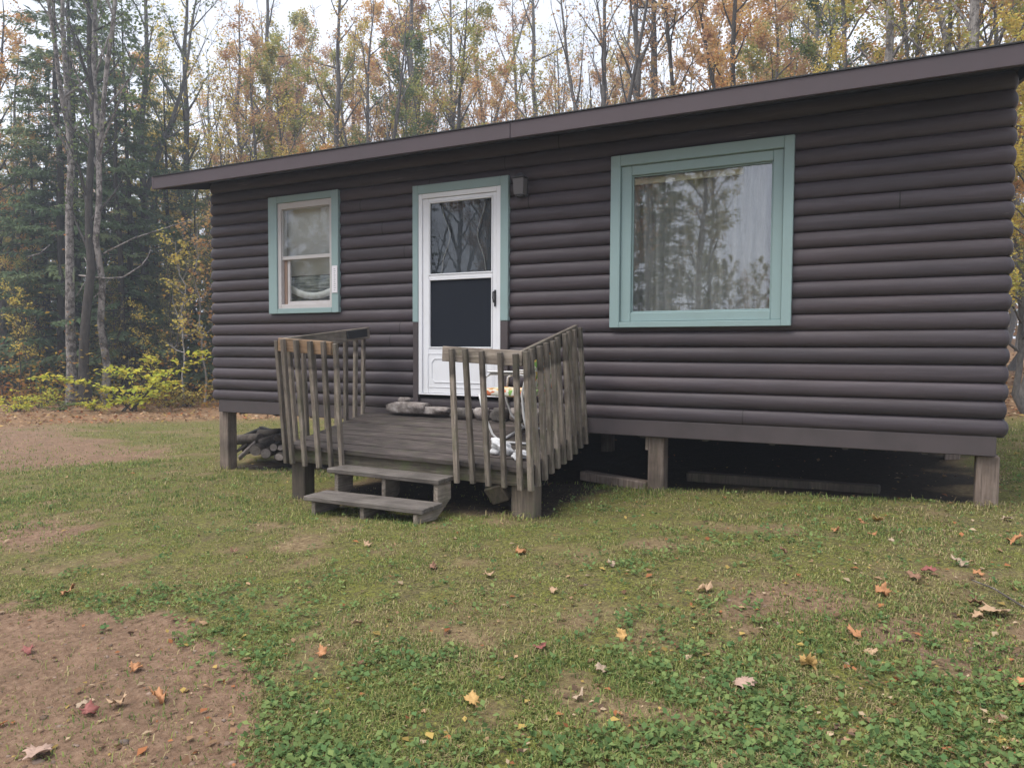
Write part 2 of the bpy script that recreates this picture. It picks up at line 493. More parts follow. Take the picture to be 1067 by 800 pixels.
# thin broken overcast
tc = nt.nodes.new('ShaderNodeTexCoord'); mp = nt.nodes.new('ShaderNodeMapping'); mp.inputs['Scale'].default_value = (1, 1, 2.2)
cl = nt.nodes.new('ShaderNodeTexNoise'); cl.inputs['Scale'].default_value = 2.2; cl.inputs['Detail'].default_value = 6
nt.links.new(tc.outputs['Generated'], mp.inputs['Vector']); nt.links.new(mp.outputs[0], cl.inputs['Vector'])
cr = nt.nodes.new('ShaderNodeValToRGB'); cr.color_ramp.elements[0].position = .35; cr.color_ramp.elements[1].position = .7
nt.links.new(cl.outputs['Fac'], cr.inputs[0])
mx = nt.nodes.new('ShaderNodeMix'); mx.data_type = 'RGBA'
mul = nt.nodes.new('ShaderNodeMath'); mul.operation = 'MULTIPLY'; mul.inputs[1].default_value = .45
nt.links.new(cr.outputs[0], mul.inputs[0]); ad_ = nt.nodes.new('ShaderNodeMath'); ad_.inputs[1].default_value = .5; nt.links.new(mul.outputs[0], ad_.inputs[0]); nt.links.new(ad_.outputs[0], mx.inputs[0])
nt.links.new(hs.outputs[0], mx.inputs[6]); mx.inputs[7].default_value = (9.6, 10.2, 11.6, 1)
nt.links.new(mx.outputs[2], bg.inputs[0]); bg.inputs[1].default_value = .058
nt.links.new(bg.outputs[0], out.inputs[0])
sl = bpy.data.lights.new('sun', 'SUN'); sl.energy = 1.5; sl.angle = R(42); sl.color = (1, .95, .88)
so = bpy.data.objects.new('sun', sl); col.objects.link(so)
dv = Vector((math.sin(R(SUN_AZ)) * math.cos(R(SUN_EL)), math.cos(R(SUN_AZ)) * math.cos(R(SUN_EL)), math.sin(R(SUN_EL))))
so.rotation_euler = dv.to_track_quat('Z', 'Y').to_euler(); so.location = (0, 0, 30)
sc.view_settings.view_transform = 'Standard'; sc.view_settings.look = 'None'
sc.view_settings.exposure = 1.48; sc.view_settings.gamma = 1
sc.cycles.max_bounces = 6; sc.cycles.diffuse_bounces = 3; sc.cycles.glossy_bounces = 3; sc.cycles.transparent_max_bounces = 8
sc.cycles.transmission_bounces = 4
sc.cycles.use_denoising = True
sc.cycles.caustics_reflective = False; sc.cycles.caustics_refractive = False

# ------------------------------------------------------------------ ground (one sheet)
def axis_lines(lo, hi, fine, far):
    a = list(np.arange(lo, hi + 1e-6, fine)); s = fine; x = hi
    while x < far: s *= 1.18; x += s; a.append(x)
    s = fine; x = lo
    while x > -far: s *= 1.18; x -= s; a.insert(0, x)
    return np.array(a)


gx = axis_lines(-3.0, 9.6, .035, 95); gy = axis_lines(-5.4, 2.0, .035, 95)
GX, GY = np.meshgrid(gx, gy); GZ = gheight(GX, GY)
V = np.stack([GX.ravel(), GY.ravel(), GZ.ravel()], 1)
nx, ny = len(gx), len(gy)
ii = (np.arange(ny - 1)[:, None] * nx + np.arange(nx - 1)[None, :]).ravel()
Q = np.stack([ii, ii + 1, ii + nx + 1, ii + nx], 1)


def grass_amount(x, y):
    g = .27 + .75 * fbm(x * .8, y * .8, 5) + 1.5 * (fbm(x * 3.1, y * 3.1, 6) - .5)
    g = g * (1 - dirt(x, y)) * (1 - forest(x, y))
    under = sstep(-.1, .25, x) * sstep(8.35, 8.0, x) * sstep(.15, .55, y) * sstep(6.3, 5.9, y)
    porch = sstep(2.4, 2.7, x) * sstep(5.1, 4.9, x) * sstep(-1.5, -1.2, y) * sstep(.5, .2, y)
    return np.clip(g * (1 - under) * (1 - porch), 0, 1)


def underfloor_shade(x, y):
    """dark ground colour painted in for the deep shade under cabin and porch"""
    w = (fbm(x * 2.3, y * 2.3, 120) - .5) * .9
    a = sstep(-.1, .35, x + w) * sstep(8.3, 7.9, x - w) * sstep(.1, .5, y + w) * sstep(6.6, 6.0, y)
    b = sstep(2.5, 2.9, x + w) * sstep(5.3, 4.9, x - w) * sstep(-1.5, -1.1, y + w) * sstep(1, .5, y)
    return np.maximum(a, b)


X_, Y_ = V[:, 0], V[:, 1]
me = np_mesh('ground', V, Q, None, {'grass': grass_amount(X_, Y_), 'soil': dirt(X_, Y_), 'litter': forest(X_, Y_), 'shade_mask': underfloor_shade(X_, Y_)}, True)
k = NT('yard_ground'); v = k.coord('Object')
n1 = k.noise(v, 3.2, 8, .7); n2 = k.noise(v, 26, 6, .75); n3 = k.noise(v, 120, 3, .7); n4 = k.noise(v, .9, 4, .6)
soil = k.ramp(n2, [(.3, (.11, .066, .042)), (.5, (.24, .15, .098)), (.72, (.36, .245, .165))])
soil = k.mix(k.ramp(n1, [(.4, (0, 0, 0)), (.7, (.6, .6, .6))]), soil, (.135, .09, .058))
thatch = k.ramp(n2, [(.32, (.065, .052, .026)), (.5, (.19, .16, .07)), (.68, (.37, .315, .145))])
moss = k.ramp(n3, [(.3, (.075, .09, .02)), (.7, (.29, .29, .058))])
turf = k.mix(k.ramp(n1, [(.34, (.15, .15, .15)), (.56, (.9, .9, .9))]), thatch, moss)
n5 = k.noise(v, 55, 5, .8, .5); n6 = k.noise(k.coord('Object', (1, 1, 1), (7, 3, 0)), 11, 6, .75)
turf = k.mix(k.ramp(n5, [(.46, (0, 0, 0)), (.56, (.85, .85, .85))]), turf, (.05, .045, .024))
turf = k.mix(k.ramp(n6, [(.50, (0, 0, 0)), (.64, (.6, .6, .6))]), turf, (.125, .088, .056))
ga = k.math('MULTIPLY_ADD', n2, .7); k.n[-1].inputs[2].default_value = -.35
gf = k.math('ADD', k.attr('grass'), ga, True)
c = k.mix(k.ramp(gf, [(.15, (0, 0, 0)), (.55, (1, 1, 1))]), k.mix(.45, soil, thatch), turf)
c = k.mix(k.ramp(k.math('ADD', k.attr('soil'), k.math('MULTIPLY', k.math('SUBTRACT', n2, .5), .6), True), [(.2, (0, 0, 0)), (.6, (1, 1, 1))]), c, soil)
lit = k.ramp(n2, [(.3, (.09, .055, .035)), (.45, (.19, .12, .07)), (.6, (.3, .175, .09)), (.75, (.36, .27, .16))])
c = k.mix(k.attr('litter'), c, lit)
c = k.mix(k.attr('shade_mask'), c, k.ramp(n2, [(.35, (.022, .017, .013)), (.6, (.05, .038, .028)), (.75, (.10, .07, .045))]))  # near-black mix puts the crawl-space shade into the ground colour
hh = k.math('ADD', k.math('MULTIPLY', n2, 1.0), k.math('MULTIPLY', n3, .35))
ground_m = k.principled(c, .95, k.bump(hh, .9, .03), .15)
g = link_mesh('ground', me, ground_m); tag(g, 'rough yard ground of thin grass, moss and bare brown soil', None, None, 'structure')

# ------------------------------------------------------------------ the cabin
CABW, CABD = 8.213, 6.0
ZB, PITCH, NROW = .142, .1325, 20
ZT = ZB + PITCH * NROW
cabin = thing('log_cabin', 'dark brown log sided cabin raised on posts with seafoam window trim', 'cabin', (4.1, 3.0, -.5))

T_ = np.array([-1, -.96, -.86, -.66, -.36, 0, .36, .66, .86, .96, 1.0])


def log_wall(name, length, place, openings, seed):
    """half-round siding: rows of logs whose face is a height field over the wall; openings (s0,s1,z0,z1) are cut out"""
    mb = MB(); rr = np.random.default_rng(seed)
    cuts = sorted({0., length} | {s for o in openings for s in o[:2]})
    offs = rr.normal(0, .004, NROW); ph = rr.uniform(0, 50, NROW)
    for a, b in zip(cuts[:-1], cuts[1:]):
        if b - a < 1e-4: continue
        mid = (a + b) / 2
        n = max(1, int((b - a) / .22)); ss = list(np.linspace(a, b, n + 1))
        if a == 0: ss = [0., .012, .035, .07] + [s for s in ss if s > .1]
        if b == length: ss = [s for s in ss if s < length - .1] + [length - .07, length - .035, length - .012, length]
        zones = [(ZB, ZT)]
        for o in openings:
            if o[0] <= mid <= o[1]:
                zones = [q for z in zones for q in ((z[0], min(z[1], o[2])), (max(z[0], o[3]), z[1])) if q[1] - q[0] > 1e-3]
        for r in range(NROW):
            z0 = ZB + r * PITCH
            for za, zb in zones:
                lo, hi = max(z0, za), min(z0 + PITCH, zb)
                if hi - lo < 1e-3: continue
                zz = [lo] + [z for z in (z0 + (T_ + 1) / 2 * PITCH) if lo + 1e-4 < z < hi - 1e-4] + [hi]
                vs = []
                for s in ss:
                    e = min(s, length - s); k_ = math.sqrt(max(0, 1 - max(0, 1 - e / .07) ** 2)) if e < .07 and (a == 0 or b == length) and (s < .08 or s > length - .08) else 1
                    wob = offs[r] + .003 * math.sin(s * 1.7 + ph[r]) + .002 * math.sin(s * 5.1 + ph[r] * 2)
                    for z in zz:
                        t = (z - z0) / PITCH * 2 - 1
                        sj = s + (1 if s < length / 2 else -1) * (.045 * (1 - e / .07) * (1 - math.sqrt(max(0, 1 - t * t))) if k_ < 1 else 0)
                        bul = .041 * math.sqrt(max(0, 1 - t * t)) ** .9
                        vs.append(place(sj, -.022 + (bul + wob * (1 - t * t)) * (.35 + .65 * k_), z + .004 * math.sin(s * .8 + ph[r]) * (1 - t * t)))
                m_ = len(zz)
                mb.add(vs, [(i * m_ + j, (i + 1) * m_ + j, (i + 1) * m_ + j + 1, i * m_ + j + 1) for i in range(len(ss) - 1) for j in range(m_ - 1)])
    # inner lining of the same wall
    for a, b in zip(cuts[:-1], cuts[1:]):
        mid = (a + b) / 2; zones = [(ZB, ZT)]
        for o in openings:
            if o[0] <= mid <= o[1]:
                zones = [q for z in zones for q in ((z[0], min(z[1], o[2])), (max(z[0], o[3]), z[1])) if q[1] - q[0] > 1e-3]
        for za, zb in zones:
            mb.cur = 1; mb.add([place(a, -.12, za), place(b, -.12, za), place(b, -.12, zb), place(a, -.12, zb)], [(0, 1, 2, 3)])
            mb.add([place(a, -.024, za), place(b, -.024, za), place(b, -.12, za), place(a, -.12, za)], [(0, 1, 2, 3)])
            mb.cur = 0
    o = mb.build(name, [M['log'], M['interior']], cabin, smooth=True, origin=(0, 0, 0))
    return o


WIN = (1.04, 2.01, 1.21, 2.49); DOOR = (3.06, 4.10, .27, 2.42); PIC = (5.21, 6.69, 1.01, 2.48)
log_wall('log_wall', CABW, lambda s, o, z: (s, -o, z), [WIN, DOOR, PIC], 1)
log_wall('log_wall', CABD, lambda s, o, z: (.005 - o, s + .01, z), [], 2)
log_wall('log_wall', CABD, lambda s, o, z: (CABW - .005 + o, s + .01, z), [], 3)
log_wall('log_wall', CABW, lambda s, o, z: (s, CABD + o, z), [], 4)
b = MB(); b.box(.106, 8.154, -.002, .05, 0, .148); b.build('sill_beam', M['stain'], cabin, origin=(4, 0, 0), bevel=.006)
b = MB(); b.box(.106, .155, .052, 5.95, 0.001, .147); b.box(8.105, 8.154, .052, 5.95, 0.001, .147); b.box(.106, 8.154, 5.952, 6.0, 0, .146)
b.build('rim_joist', M['stain'], cabin, bevel=.004)
b = MB(); b.box(.16, 8.10, .055, 5.945, .10, .14)
for i in range(14): b.box(.4 + i * .56, .44 + i * .56, .056, 5.944, -.02, .099)
b.build('floor', M['interior'], cabin)
b = MB()
for y0, y1 in ((-.46, -.4),): pass
b.box(.13, 8.08, .12, 5.88, ZT - .03, ZT)
b.build('ceiling', M['interior'], cabin)
b = MB()
for y in (5.98,):
    b.box(.1, 8.1, y, y + .03, -.9, -.001)
b.build('skirting', M['stain'], cabin)
# roof: low gable, deep front eave
x0, x1 = -.345, 8.275
zr = 3.48
b = MB()
for (ya, za, yb, zb_) in ((-.478, 2.795, 3.0, zr), (6.478, 2.795, 3.0, zr)):
    b.hexa([(x0, ya, za - .05), (x1, ya, za - .05), (x1, yb, zb_ - .05), (x0, yb, zb_ - .05), (x0, ya, za), (x1, ya, za), (x1, yb, zb_), (x0, yb, zb_)])
b.build('roof', mat_paint('dark_shingle', (.03, .029, .03), .9, (.06, .055, .05), .5), cabin)
for fa_, fb_ in ((x0 + .002, 4.388), (4.392, x1 - .002)):
    b = MB(); b.box(fa_, fb_, -.515, -.48, 2.652, 2.792); b.build('fascia', M['fascia'], cabin, origin=(fa_, -.5, 2.7), bevel=.004)
b = MB(); b.box(x0, x1, -.525, -.44, 2.7935, 2.803); b.build('drip_edge', NT('dark_drip_edge').principled((.02, .02, .022), .7), cabin)
b = MB(); b.box(.0, CABW, -.018, .03, ZT + .001, 2.855); b.build('frieze_board', M['soffit'], cabin)
b = MB(); b.box(.0, CABW, 5.97, 6.018, ZT + .001, 2.855); b.build('frieze_board', M['soffit'], cabin)
for gx_ in (.0, CABW - .06):
    b = MB(); b.prism([(gx_, .0, ZT + .001), (gx_, 6, ZT + .001), (gx_, 6.0, 2.85), (gx_, 3.0, zr - .06), (gx_, 0, 2.85)], (.06, 0, 0)); b.build('gable', M['log'], cabin)
for xa in (x0 - .028, x1 - .002):
    for ya in (-.515, 6.515):
        b = MB(); b.hexa([(xa, ya, 2.652), (xa + .03, ya, 2.652), (xa + .03, 3, 3.33), (xa, 3, 3.33), (xa, ya, 2.801), (xa + .03, ya, 2.801), (xa + .03, 3, zr + .002), (xa, 3, zr + .002)])
        b.build('rake_board', M['fascia'], cabin)
# foundation posts
for (px, py) in ((.125, .125), (5.59, .125), (8.112, .125), (2.9, .3), (.125, 3), (4.1, 3), (8.1, 3), (.125, 5.85), (4.1, 5.85), (8.1, 5.85)):
    zb_ = gz(px, py) - .12
    b = MB(); h_ = .074
    b.box(px - h_, px + h_, py - h_, py + h_, zb_, -.002)
    o = b.build('foundation_post', M['post'], cabin, origin=(px, py, zb_), bevel=.008)
    if (px, py) == (5.59, .125):
        b = MB(); b.box(px - h_ - .03, px - h_ - .002, py - .05, py + .05, -.13, -.003); b.build('cleat', M['post'], o)

# small sash window
f = MB(); f.ring(1.008, 2.039, 1.179, 2.517, .13, .095, .056, .077, -.052, -.002)
win = f.build('window', M['teal'], cabin, origin=(1.5, 0, 1.8), bevel=.004); win['label'] = 'small double hung window with seafoam trim and almond sashes'
f = MB(); f.ring(1.139, 1.944, 1.236, 2.439, .05, .04, .05, .07, -.035, .07); f.build('frame', M['vinyl'], win, bevel=.003)
f = MB(); f.ring(1.19, 1.903, 1.795, 2.368, .008, .008, .04, .006, -.018, .01); f.build('sash', M['vinyl'], win, bevel=.002)
f = MB(); f.ring(1.24, 1.903, 1.287, 1.793, .035, .008, .035, .003, .015, .04); f.build('sash', M['vinyl'], win, bevel=.002)
f = MB(); f.box(1.192, 1.236, .012, .05, 1.288, 1.792); f.build('jamb_track', mat_paint('tan_jamb', (.30, .20, .15), .6), win)
f = MB(); f.box(1.197, 1.896, -.002, .004, 1.834, 2.363); f.build('pane', M['glass2'], win)
f = MB(); f.box(1.274, 1.896, .026, .031, 1.321, 1.79); f.build('pane', M['glass2'], win)
# things hanging behind it
f = MB(); N = 24
xs = np.linspace(1.13, 1.96, N)
vs = [(x, .10 + .003 * math.sin(x * 20), z) for x in xs for z in (1.62, 2.45)] + [(x, .104 + .003 * math.sin(x * 20), z) for x in xs for z in (1.62, 2.45)]
f.add(vs, [(2 * i, 2 * i + 2, 2 * i + 3, 2 * i + 1) for i in range(N - 1)] + [(2 * N + 2 * i + 1, 2 * N + 2 * i + 3, 2 * N + 2 * i + 2, 2 * N + 2 * i) for i in range(N - 1)] + [(2 * i, 2 * N + 2 * i, 2 * N + 2 * i + 2, 2 * i + 2) for i in range(N - 1)])
bl = f.build('roller_blind', M['blind'], smooth=True, origin=(1.5, .1, 2.45)); tag(bl, 'plain grey roller blind half lowered inside the small window', 'blind')


def sag_band(name, mat, x0, x1, zt, zb, y, n=28):
    f = MB(); xs = np.linspace(x0, x1, n); vs = []
    for yy in (y, y + .006):
        for x in xs: vs += [(x, yy + .006 * math.sin(x * 60), zb((x - x0) / (x1 - x0))), (x, yy + .006 * math.sin(x * 60), zt((x - x0) / (x1 - x0)))]
    o = 2 * n
    f.add(vs, [(2 * i, 2 * i + 2, 2 * i + 3, 2 * i + 1) for i in range(n - 1)] + [(o + 2 * i + 1, o + 2 * i + 3, o + 2 * i + 2, o + 2 * i) for i in range(n - 1)]
          + [(2 * i, o + 2 * i, o + 2 * i + 2, 2 * i + 2) for i in range(n - 1)])
    return f.build(name, mat, smooth=True, origin=((x0 + x1) / 2, y, zt(.5)))


sw = lambda t: 4 * (t - .5) ** 2
o = sag_band('curtain', M['drape'], 1.14, 1.95, lambda t: 1.62 - .03 * sw(t), lambda t: 1.20, .115); tag(o, 'dark striped curtain low behind the small window', 'curtain')
o = sag_band('lace_swag', M['lace'], 1.15, 1.94, lambda t: 1.42 + .13 * sw(t) - .03 * (t - .5), lambda t: 1.345 + .11 * sw(t) - .03 * (t - .5), .085); tag(o, 'pale lace swag curving across the lower small window', 'curtain')
# thermometer strip on its right trim
th = MB(); th.box(1.958, 2.032, -.060, -.053, 1.395, 1.69)
th = th.build('thermometer', mat_paint('white_strip', (.72, .70, .74), .4), origin=(1.995, -.055, 1.54)); tag(th, 'narrow white strip fixed to the right trim of the small window', 'thermometer')
f = MB()
for i in range(11): f.box(1.985, 2.005 + .006 * (i % 2), -.0615, -.0602, 1.42 + i * .023, 1.428 + i * .023)
f.build('scale_marks', NT('pale_grey_print').principled((.35, .34, .38), .5), th)

# picture window
f = MB(); f.ring(5.172, 6.721, .977, 2.51, .09, .078, .05, .095, -.052, -.002)
pw = f.build('window', M['teal'], cabin, origin=(5.9, 0, 1.7), bevel=.004); pw['label'] = 'large single pane picture window in wide seafoam trim'
f = MB(); f.ring(5.2625, 6.6425, 1.028, 2.4145, .097, .085, .083, .087, -.022, .05); f.build('frame', M['teal'], pw, bevel=.006)
f = MB(); f.ring(5.3600, 6.5570, 1.1115, 2.327, .012, .012, .012, .012, .002, .02); f.build('glazing_bead', M['teal'], pw, bevel=.003)
f = MB(); f.box(5.359, 6.558, .022, .028, 1.112, 2.328); f.build('pane', M['glass'], pw)
# curtain with folds, and the pale valance rod box
f = MB(); n = 160; xs = np.linspace(5.2, 6.72, n); zs = np.linspace(1.0, 2.44, 9); vs = []
for x in xs:
    for z in zs: vs.append((x, .17 + .022 * math.sin(x * 46 + .8 * math.sin(x * 9) + z * .5) + .012 * math.sin(x * 21 + z), z))
nz = len(zs); nb = len(vs); vs += [(v_[0], v_[1] + .004, v_[2]) for v_ in vs]
f.add(vs, [(i * nz + j, (i + 1) * nz + j, (i + 1) * nz + j + 1, i * nz + j + 1) for i in range(n - 1) for j in range(nz - 1)]
      + [(nb + i * nz + j + 1, nb + (i + 1) * nz + j + 1, nb + (i + 1) * nz + j, nb + i * nz + j) for i in range(n - 1) for j in range(nz - 1)])
o = f.build('curtain', M['curtain'], smooth=True, origin=(5.96, .17, 2.44)); tag(o, 'sheer folded curtain drawn across the inside of the picture window', 'curtain')
f = MB(); f.box(5.30, 6.30, .09, .125, 2.27, 2.325); o = f.build('curtain_valance', M['valance'], origin=(5.8, .1, 2.27), bevel=.006); tag(o, 'narrow cream valance along the top of the picture window', 'valance')

# storm door
f = MB(); f.ring(3.02, 4.135, 1.057, 2.455, .067, .086, 0, .089, -.050, -.002); dtrim = f.build('door_trim', M['teal'], cabin, bevel=.004); dtrim['label'] = 'seafoam upper door trim'
for xa, xb in ((3.022, 3.086), (4.05, 4.132)):
    f = MB(); f.box(xa, xb, -.046, -.002, .16, 1.055)
    o = f.build('door_trim', M['stain'], cabin, bevel=.004); o['label'] = 'dark brown lower door trim'
f = MB(); f.ring(3.087, 4.049, .306, 2.366, .045, .045, .015, .05, -.040, .05); fr = f.build('door_frame', M['white'], cabin, bevel=.004)
door = MB(); door.ring(3.134, 4.0, .325, 2.313, .072, .045, .46, .034, -.026, .015)
door.box(3.207, 3.954, -.025, .015, 1.496, 1.532)
door = door.build('storm_door', M['white'], cabin, origin=(3.134, 0, .325), bevel=.004)
f = MB(); f.ring(3.207, 3.954, 1.533, 2.278, .014, .014, .014, .014, -.032, -.004); f.ring(3.207, 3.954, .787, 1.495, .014, .014, .014, .014, -.032, -.004)
f.build('glazing_bead', M['white'], door, bevel=.003)
f = MB(); f.box(3.222, 3.939, -.012, -.008, 1.548, 2.263); f.build('pane', M['glass2'], door)
f = MB(); f.box(3.222, 3.939, -.010, -.006, .802, 1.480); f.build('screen', M['screen'], door)
f = MB(); f.ring(3.19, 3.975, .385, .735, .008, .008, .008, .008, -.0305, -.0262)
oc = [(3.28, .44), (3.85, .44), (3.885, .475), (3.885, .645), (3.85, .68), (3.28, .68), (3.245, .645), (3.245, .475)]
for i in range(8):
    p, q = oc[i], oc[(i + 1) % 8]; f.beam((p[0], -.0285, p[1]), (q[0], -.0285, q[1]), .007, .006, (0, 1, 0))
f.build('kick_panel_moulding', M['white'], door, bevel=.002)
f = MB(); f.box(3.974, 3.995, -.036, -.027, 1.20, 1.36); f.tube([(3.984, -.03, 1.345), (3.984, -.072, 1.335), (3.984, -.075, 1.28), (3.984, -.06, 1.235)], [.008, .009, .009, .006], 8)
f.build('handle', M['black'], door, bevel=.003)
# inner door with drawn-back lace behind the storm door
f = MB(); f.box(3.134, 4.0, .06, .10, .3, 2.31); o = f.build('inner_door', NT('inner_door_paint').principled((.035, .04, .05), .6), cabin)
for xa, sg in ((3.3, 1), (3.86, -1)):
    f = MB(); pts = []
    for i in range(15):
        t = i / 14; pts.append((xa + sg * (.02 + .10 * math.exp(-((t - .45) / .28) ** 2)), .045, 2.24 - t * .68))
    f.tube(pts, [.012] * 15, 6, squash=.35); o = f.build('lace_tieback', NT('grey_lace').principled((.30, .29, .28), .9), smooth=True, origin=(xa, .045, 2.24))
    tag(o, 'curved lace edge at the %s side of the storm door glass' % ('hinge' if sg > 0 else 'latch'), 'curtain', 'lace curtains behind the storm door')

# wall lantern
lt = thing('wall_lantern', 'small dark square lantern on the wall beside the door', 'lamp', (4.28, -.03, 2.33))
f = MB(); f.box(4.235, 4.325, -.040, -.018, 2.235, 2.43); f.build('back_plate', M['lantern'], lt, bevel=.004)
f = MB(); f.hexa([(4.232, -.125, 2.245), (4.328, -.125, 2.245), (4.328, -.042, 2.245), (4.232, -.042, 2.245), (4.222, -.135, 2.395), (4.338, -.135, 2.395), (4.338, -.042, 2.395), (4.222, -.042, 2.395)]); f.build('lantern_glass', M['lantern_glass'], lt, bevel=.004)
f = MB(); f.box(4.213, 4.347, -.145, -.041, 2.397, 2.413); f.hexa([(4.225, -.13, 2.414), (4.335, -.13, 2.414), (4.335, -.045, 2.414), (4.225, -.045, 2.414), (4.26, -.10, 2.45), (4.30, -.10, 2.45), (4.30, -.06, 2.45), (4.26, -.06, 2.45)]); f.build('lantern_cap', M['lantern'], lt, bevel=.003)
f = MB(); f.box(4.24, 4.32, -.115, -.043, 2.228, 2.243); f.build('lantern_base', M['lantern'], lt, bevel=.003)

# ------------------------------------------------------------------ the sagging porch
porch = thing('porch_deck', 'weathered grey wooden porch sagging in front of the door with slatted railings', 'porch', (3.8, -.7, -.5))
BL = Vector((2.466, -.10, .098)); BR = Vector((4.965, -.08, .095)); FL = Vector((2.613, -1.40, -.085)); FR = Vector((5.012, -1.37, -.123))
DN = Vector((0, .12, 1)).normalized()


def dk(u, v, h=0):
    """a point of the porch floor: u along the wall 0..1, v from wall 0 to front 1, h above the boards"""
    return BL * (1 - u) * (1 - v) + BR * u * (1 - v) + FL * (1 - u) * v + FR * u * v + Vector((0, 0, h))


f = MB(); nbd = 9
for i in range(nbd):
    v0 = i / nbd + .003; v1 = (i + 1) / nbd - .003
    if i == nbd - 1: v1 = 1.02
    dz = random.uniform(-.003, .003)
    ns = 5
    for j in range(ns):
        u0, u1 = j / ns, (j + 1) / ns
        if j == 0: u0 = -.004
        if j == ns - 1: u1 = 1.004
        s0 = dz + .002 * math.sin(u0 * 9 + i); s1 = dz + .002 * math.sin(u1 * 9 + i)
        f.hexa([dk(u0, v0, -.034 + s0), dk(u1, v0, -.034 + s1), dk(u1, v1, -.034 + s1), dk(u0, v1, -.034 + s0), dk(u0, v0, s0), dk(u1, v0, s1), dk(u1, v1, s1), dk(u0, v1, s0)])
f.build('decking', M['deck'], porch, origin=(3.7, -.7, 0))
f = MB()
f.hexa([dk(0, .99, -.165), dk(1, .99, -.165), dk(1, .96, -.165), dk(0, .96, -.165), dk(0, .99, -.036), dk(1, .99, -.036), dk(1, .96, -.036), dk(0, .96, -.036)])
f.build('rim_board', M['rim'], porch, origin=(3.7, -1.4, -.1), bevel=.004)
for u in (0, 1):
    uu = (.002, .018) if u == 0 else (.982, .998)
    f = MB(); f.hexa([dk(uu[0], .96, -.165), dk(uu[1], .96, -.165), dk(uu[1], .0, -.165), dk(uu[0], .0, -.165), dk(uu[0], .96, -.036), dk(uu[1], .96, -.036), dk(uu[1], 0, -.036), dk(uu[0], 0, -.036)])
    f.build('rim_board', M['rim'], porch, origin=dk(u, .5, -.1))
for (px, py, hw) in ((2.675, -1.30, .078), (4.935, -1.27, .10)):
    zb_ = gz(px, py) - .1
    f = MB(); f.box(px - hw, px + hw, py - .07, py + .07, zb_, -.235 if px < 3 else -.275); f.build('porch_post', M['post_dark'], porch, origin=(px, py, zb_), bevel=.008)
f = MB(); f.beam((4.665, -1.30, -.29), (4.72, -1.24, -.42), .17, .12, (0, 1, .3)); f.build('loose_block', M['post_dark'], porch, origin=(4.66, -1.1, -.4), bevel=.01)
# rails
RFL = Vector((2.57, -1.50, .873)); RFR = Vector((4.985, -1.47, .767)); RBR = Vector((4.93, -.20, 1.005)); RBL = Vector((2.546, -.20, 1.009))
OPL, OPR = .262, .705     # the opening for the steps, as fractions of the front
RLe = RFL.lerp(RFR, .262) ; RRs = RFL.lerp(RFR, .712)
# rail ends measured on the photograph
RLe = Vector((3.17, -1.49, .838)); RRs = Vector((4.285, -1.475, .80))


def rail(a, b, mat, inw):
    f = MB(); n = Vector(inw); a = Vector(a); b = Vector(b)
    c = (a + b) / 2
    f.beam(a + Vector((0, 0, -.062)) + n * .02, b + Vector((0, 0, -.062)) + n * .02, .036, .118)
    o = f.build('top_rail', mat, porch, origin=c, bevel=.004)
    return o


o = rail(RFL, RLe, M['tan_x'], (0, 1, 0)); o['label'] = 'raw tan rail board of the short railing by the steps'
rail(RRs, RFR, M['wood_x'], (0, 1, 0))
rail(RFR + Vector((0, .06, .005)), RBR, M['wood_y'], (-1, 0, 0))
rail(RFL + Vector((0, .06, 0)), RBL, M['wood_y'], (1, 0, 0))
kk = NT('charred_board'); M['char'] = kk.principled((.02, .02, .022), .8)
f = MB(); a = RFL.lerp(RBL, .70); b2 = RFL.lerp(RBL, .94)
f.beam(a + Vector((.055, 0, -.055)), b2 + Vector((.055, 0, -.055)), .02, .08); o = f.build('rail_patch', M['char'], porch, origin=a); o['label'] = 'blackened board on the inner face of the rail'


def baluster(top, bot, out, w_=.040):
    top = Vector(top); bot = Vector(bot); n = Vector(out) * .022
    ax = (top - bot); tw = random.uniform(-.012, .012)
    f = MB(); f.beam(bot + n, top + n + Vector((tw, tw * .4, -random.uniform(.006, .03))), w_ * random.uniform(.9, 1.08), .038, Vector((0, 1, 0)) if abs(out[1]) > .5 else Vector((1, 0, 0)))
    f.build('baluster', M['wood_z'], porch, origin=bot, bevel=.004)


def uofx(px, py, Y):
    d = ray(px, py); t = (Y - CP[1]) / d[1]; return (CP + d * t)


for tp, bp in ((296.9, 305), (310.4, 318), (323.5, 332.5), (336.5, 345), (350.9, 356)):
    T = uofx(tp, 360, -1.51); B_ = uofx(bp, 480, -1.43)
    s = (T[0] - RFL.x) / (RFR.x - RFL.x); tz = RFL.z + (RFR.z - RFL.z) * s
    s2 = (B_[0] - FL.x) / (FR.x - FL.x)
    baluster((T[0], -1.50, tz), dk(s2, 1.01, -.165 - random.uniform(0, .02)), (0, -1, 0))
for tp, bp in ((470.5, 477), (486.5, 493.5), (502.8, 509.6), (520.5, 526), (537.5, 542.6)):
    T = uofx(tp, 370, -1.49); B_ = uofx(bp, 500, -1.40)
    s = (T[0] - RFL.x) / (RFR.x - RFL.x); tz = RFL.z + (RFR.z - RFL.z) * s
    s2 = (B_[0] - FL.x) / (FR.x - FL.x)
    baluster((T[0], -1.475, tz), dk(s2, 1.01, -.165 - random.uniform(0, .02)), (0, -1, 0))
for i in range(10):
    t = i / 9; v = 1.02 - t * .98
    T = RFR.lerp(RBR, t * .99 + .01) + Vector((0, -.01, 0)); baluster(T, dk(1.0, v, -.165 - random.uniform(0, .025)), (1, 0, 0), .046)
for i in range(9):
    t = i / 8; v = 1.02 - t * .98
    T = RFL.lerp(RBL, t * .98 + .01); baluster(T, dk(0.0, v, -.165 - random.uniform(0, .02)), (-1, 0, 0), .040)

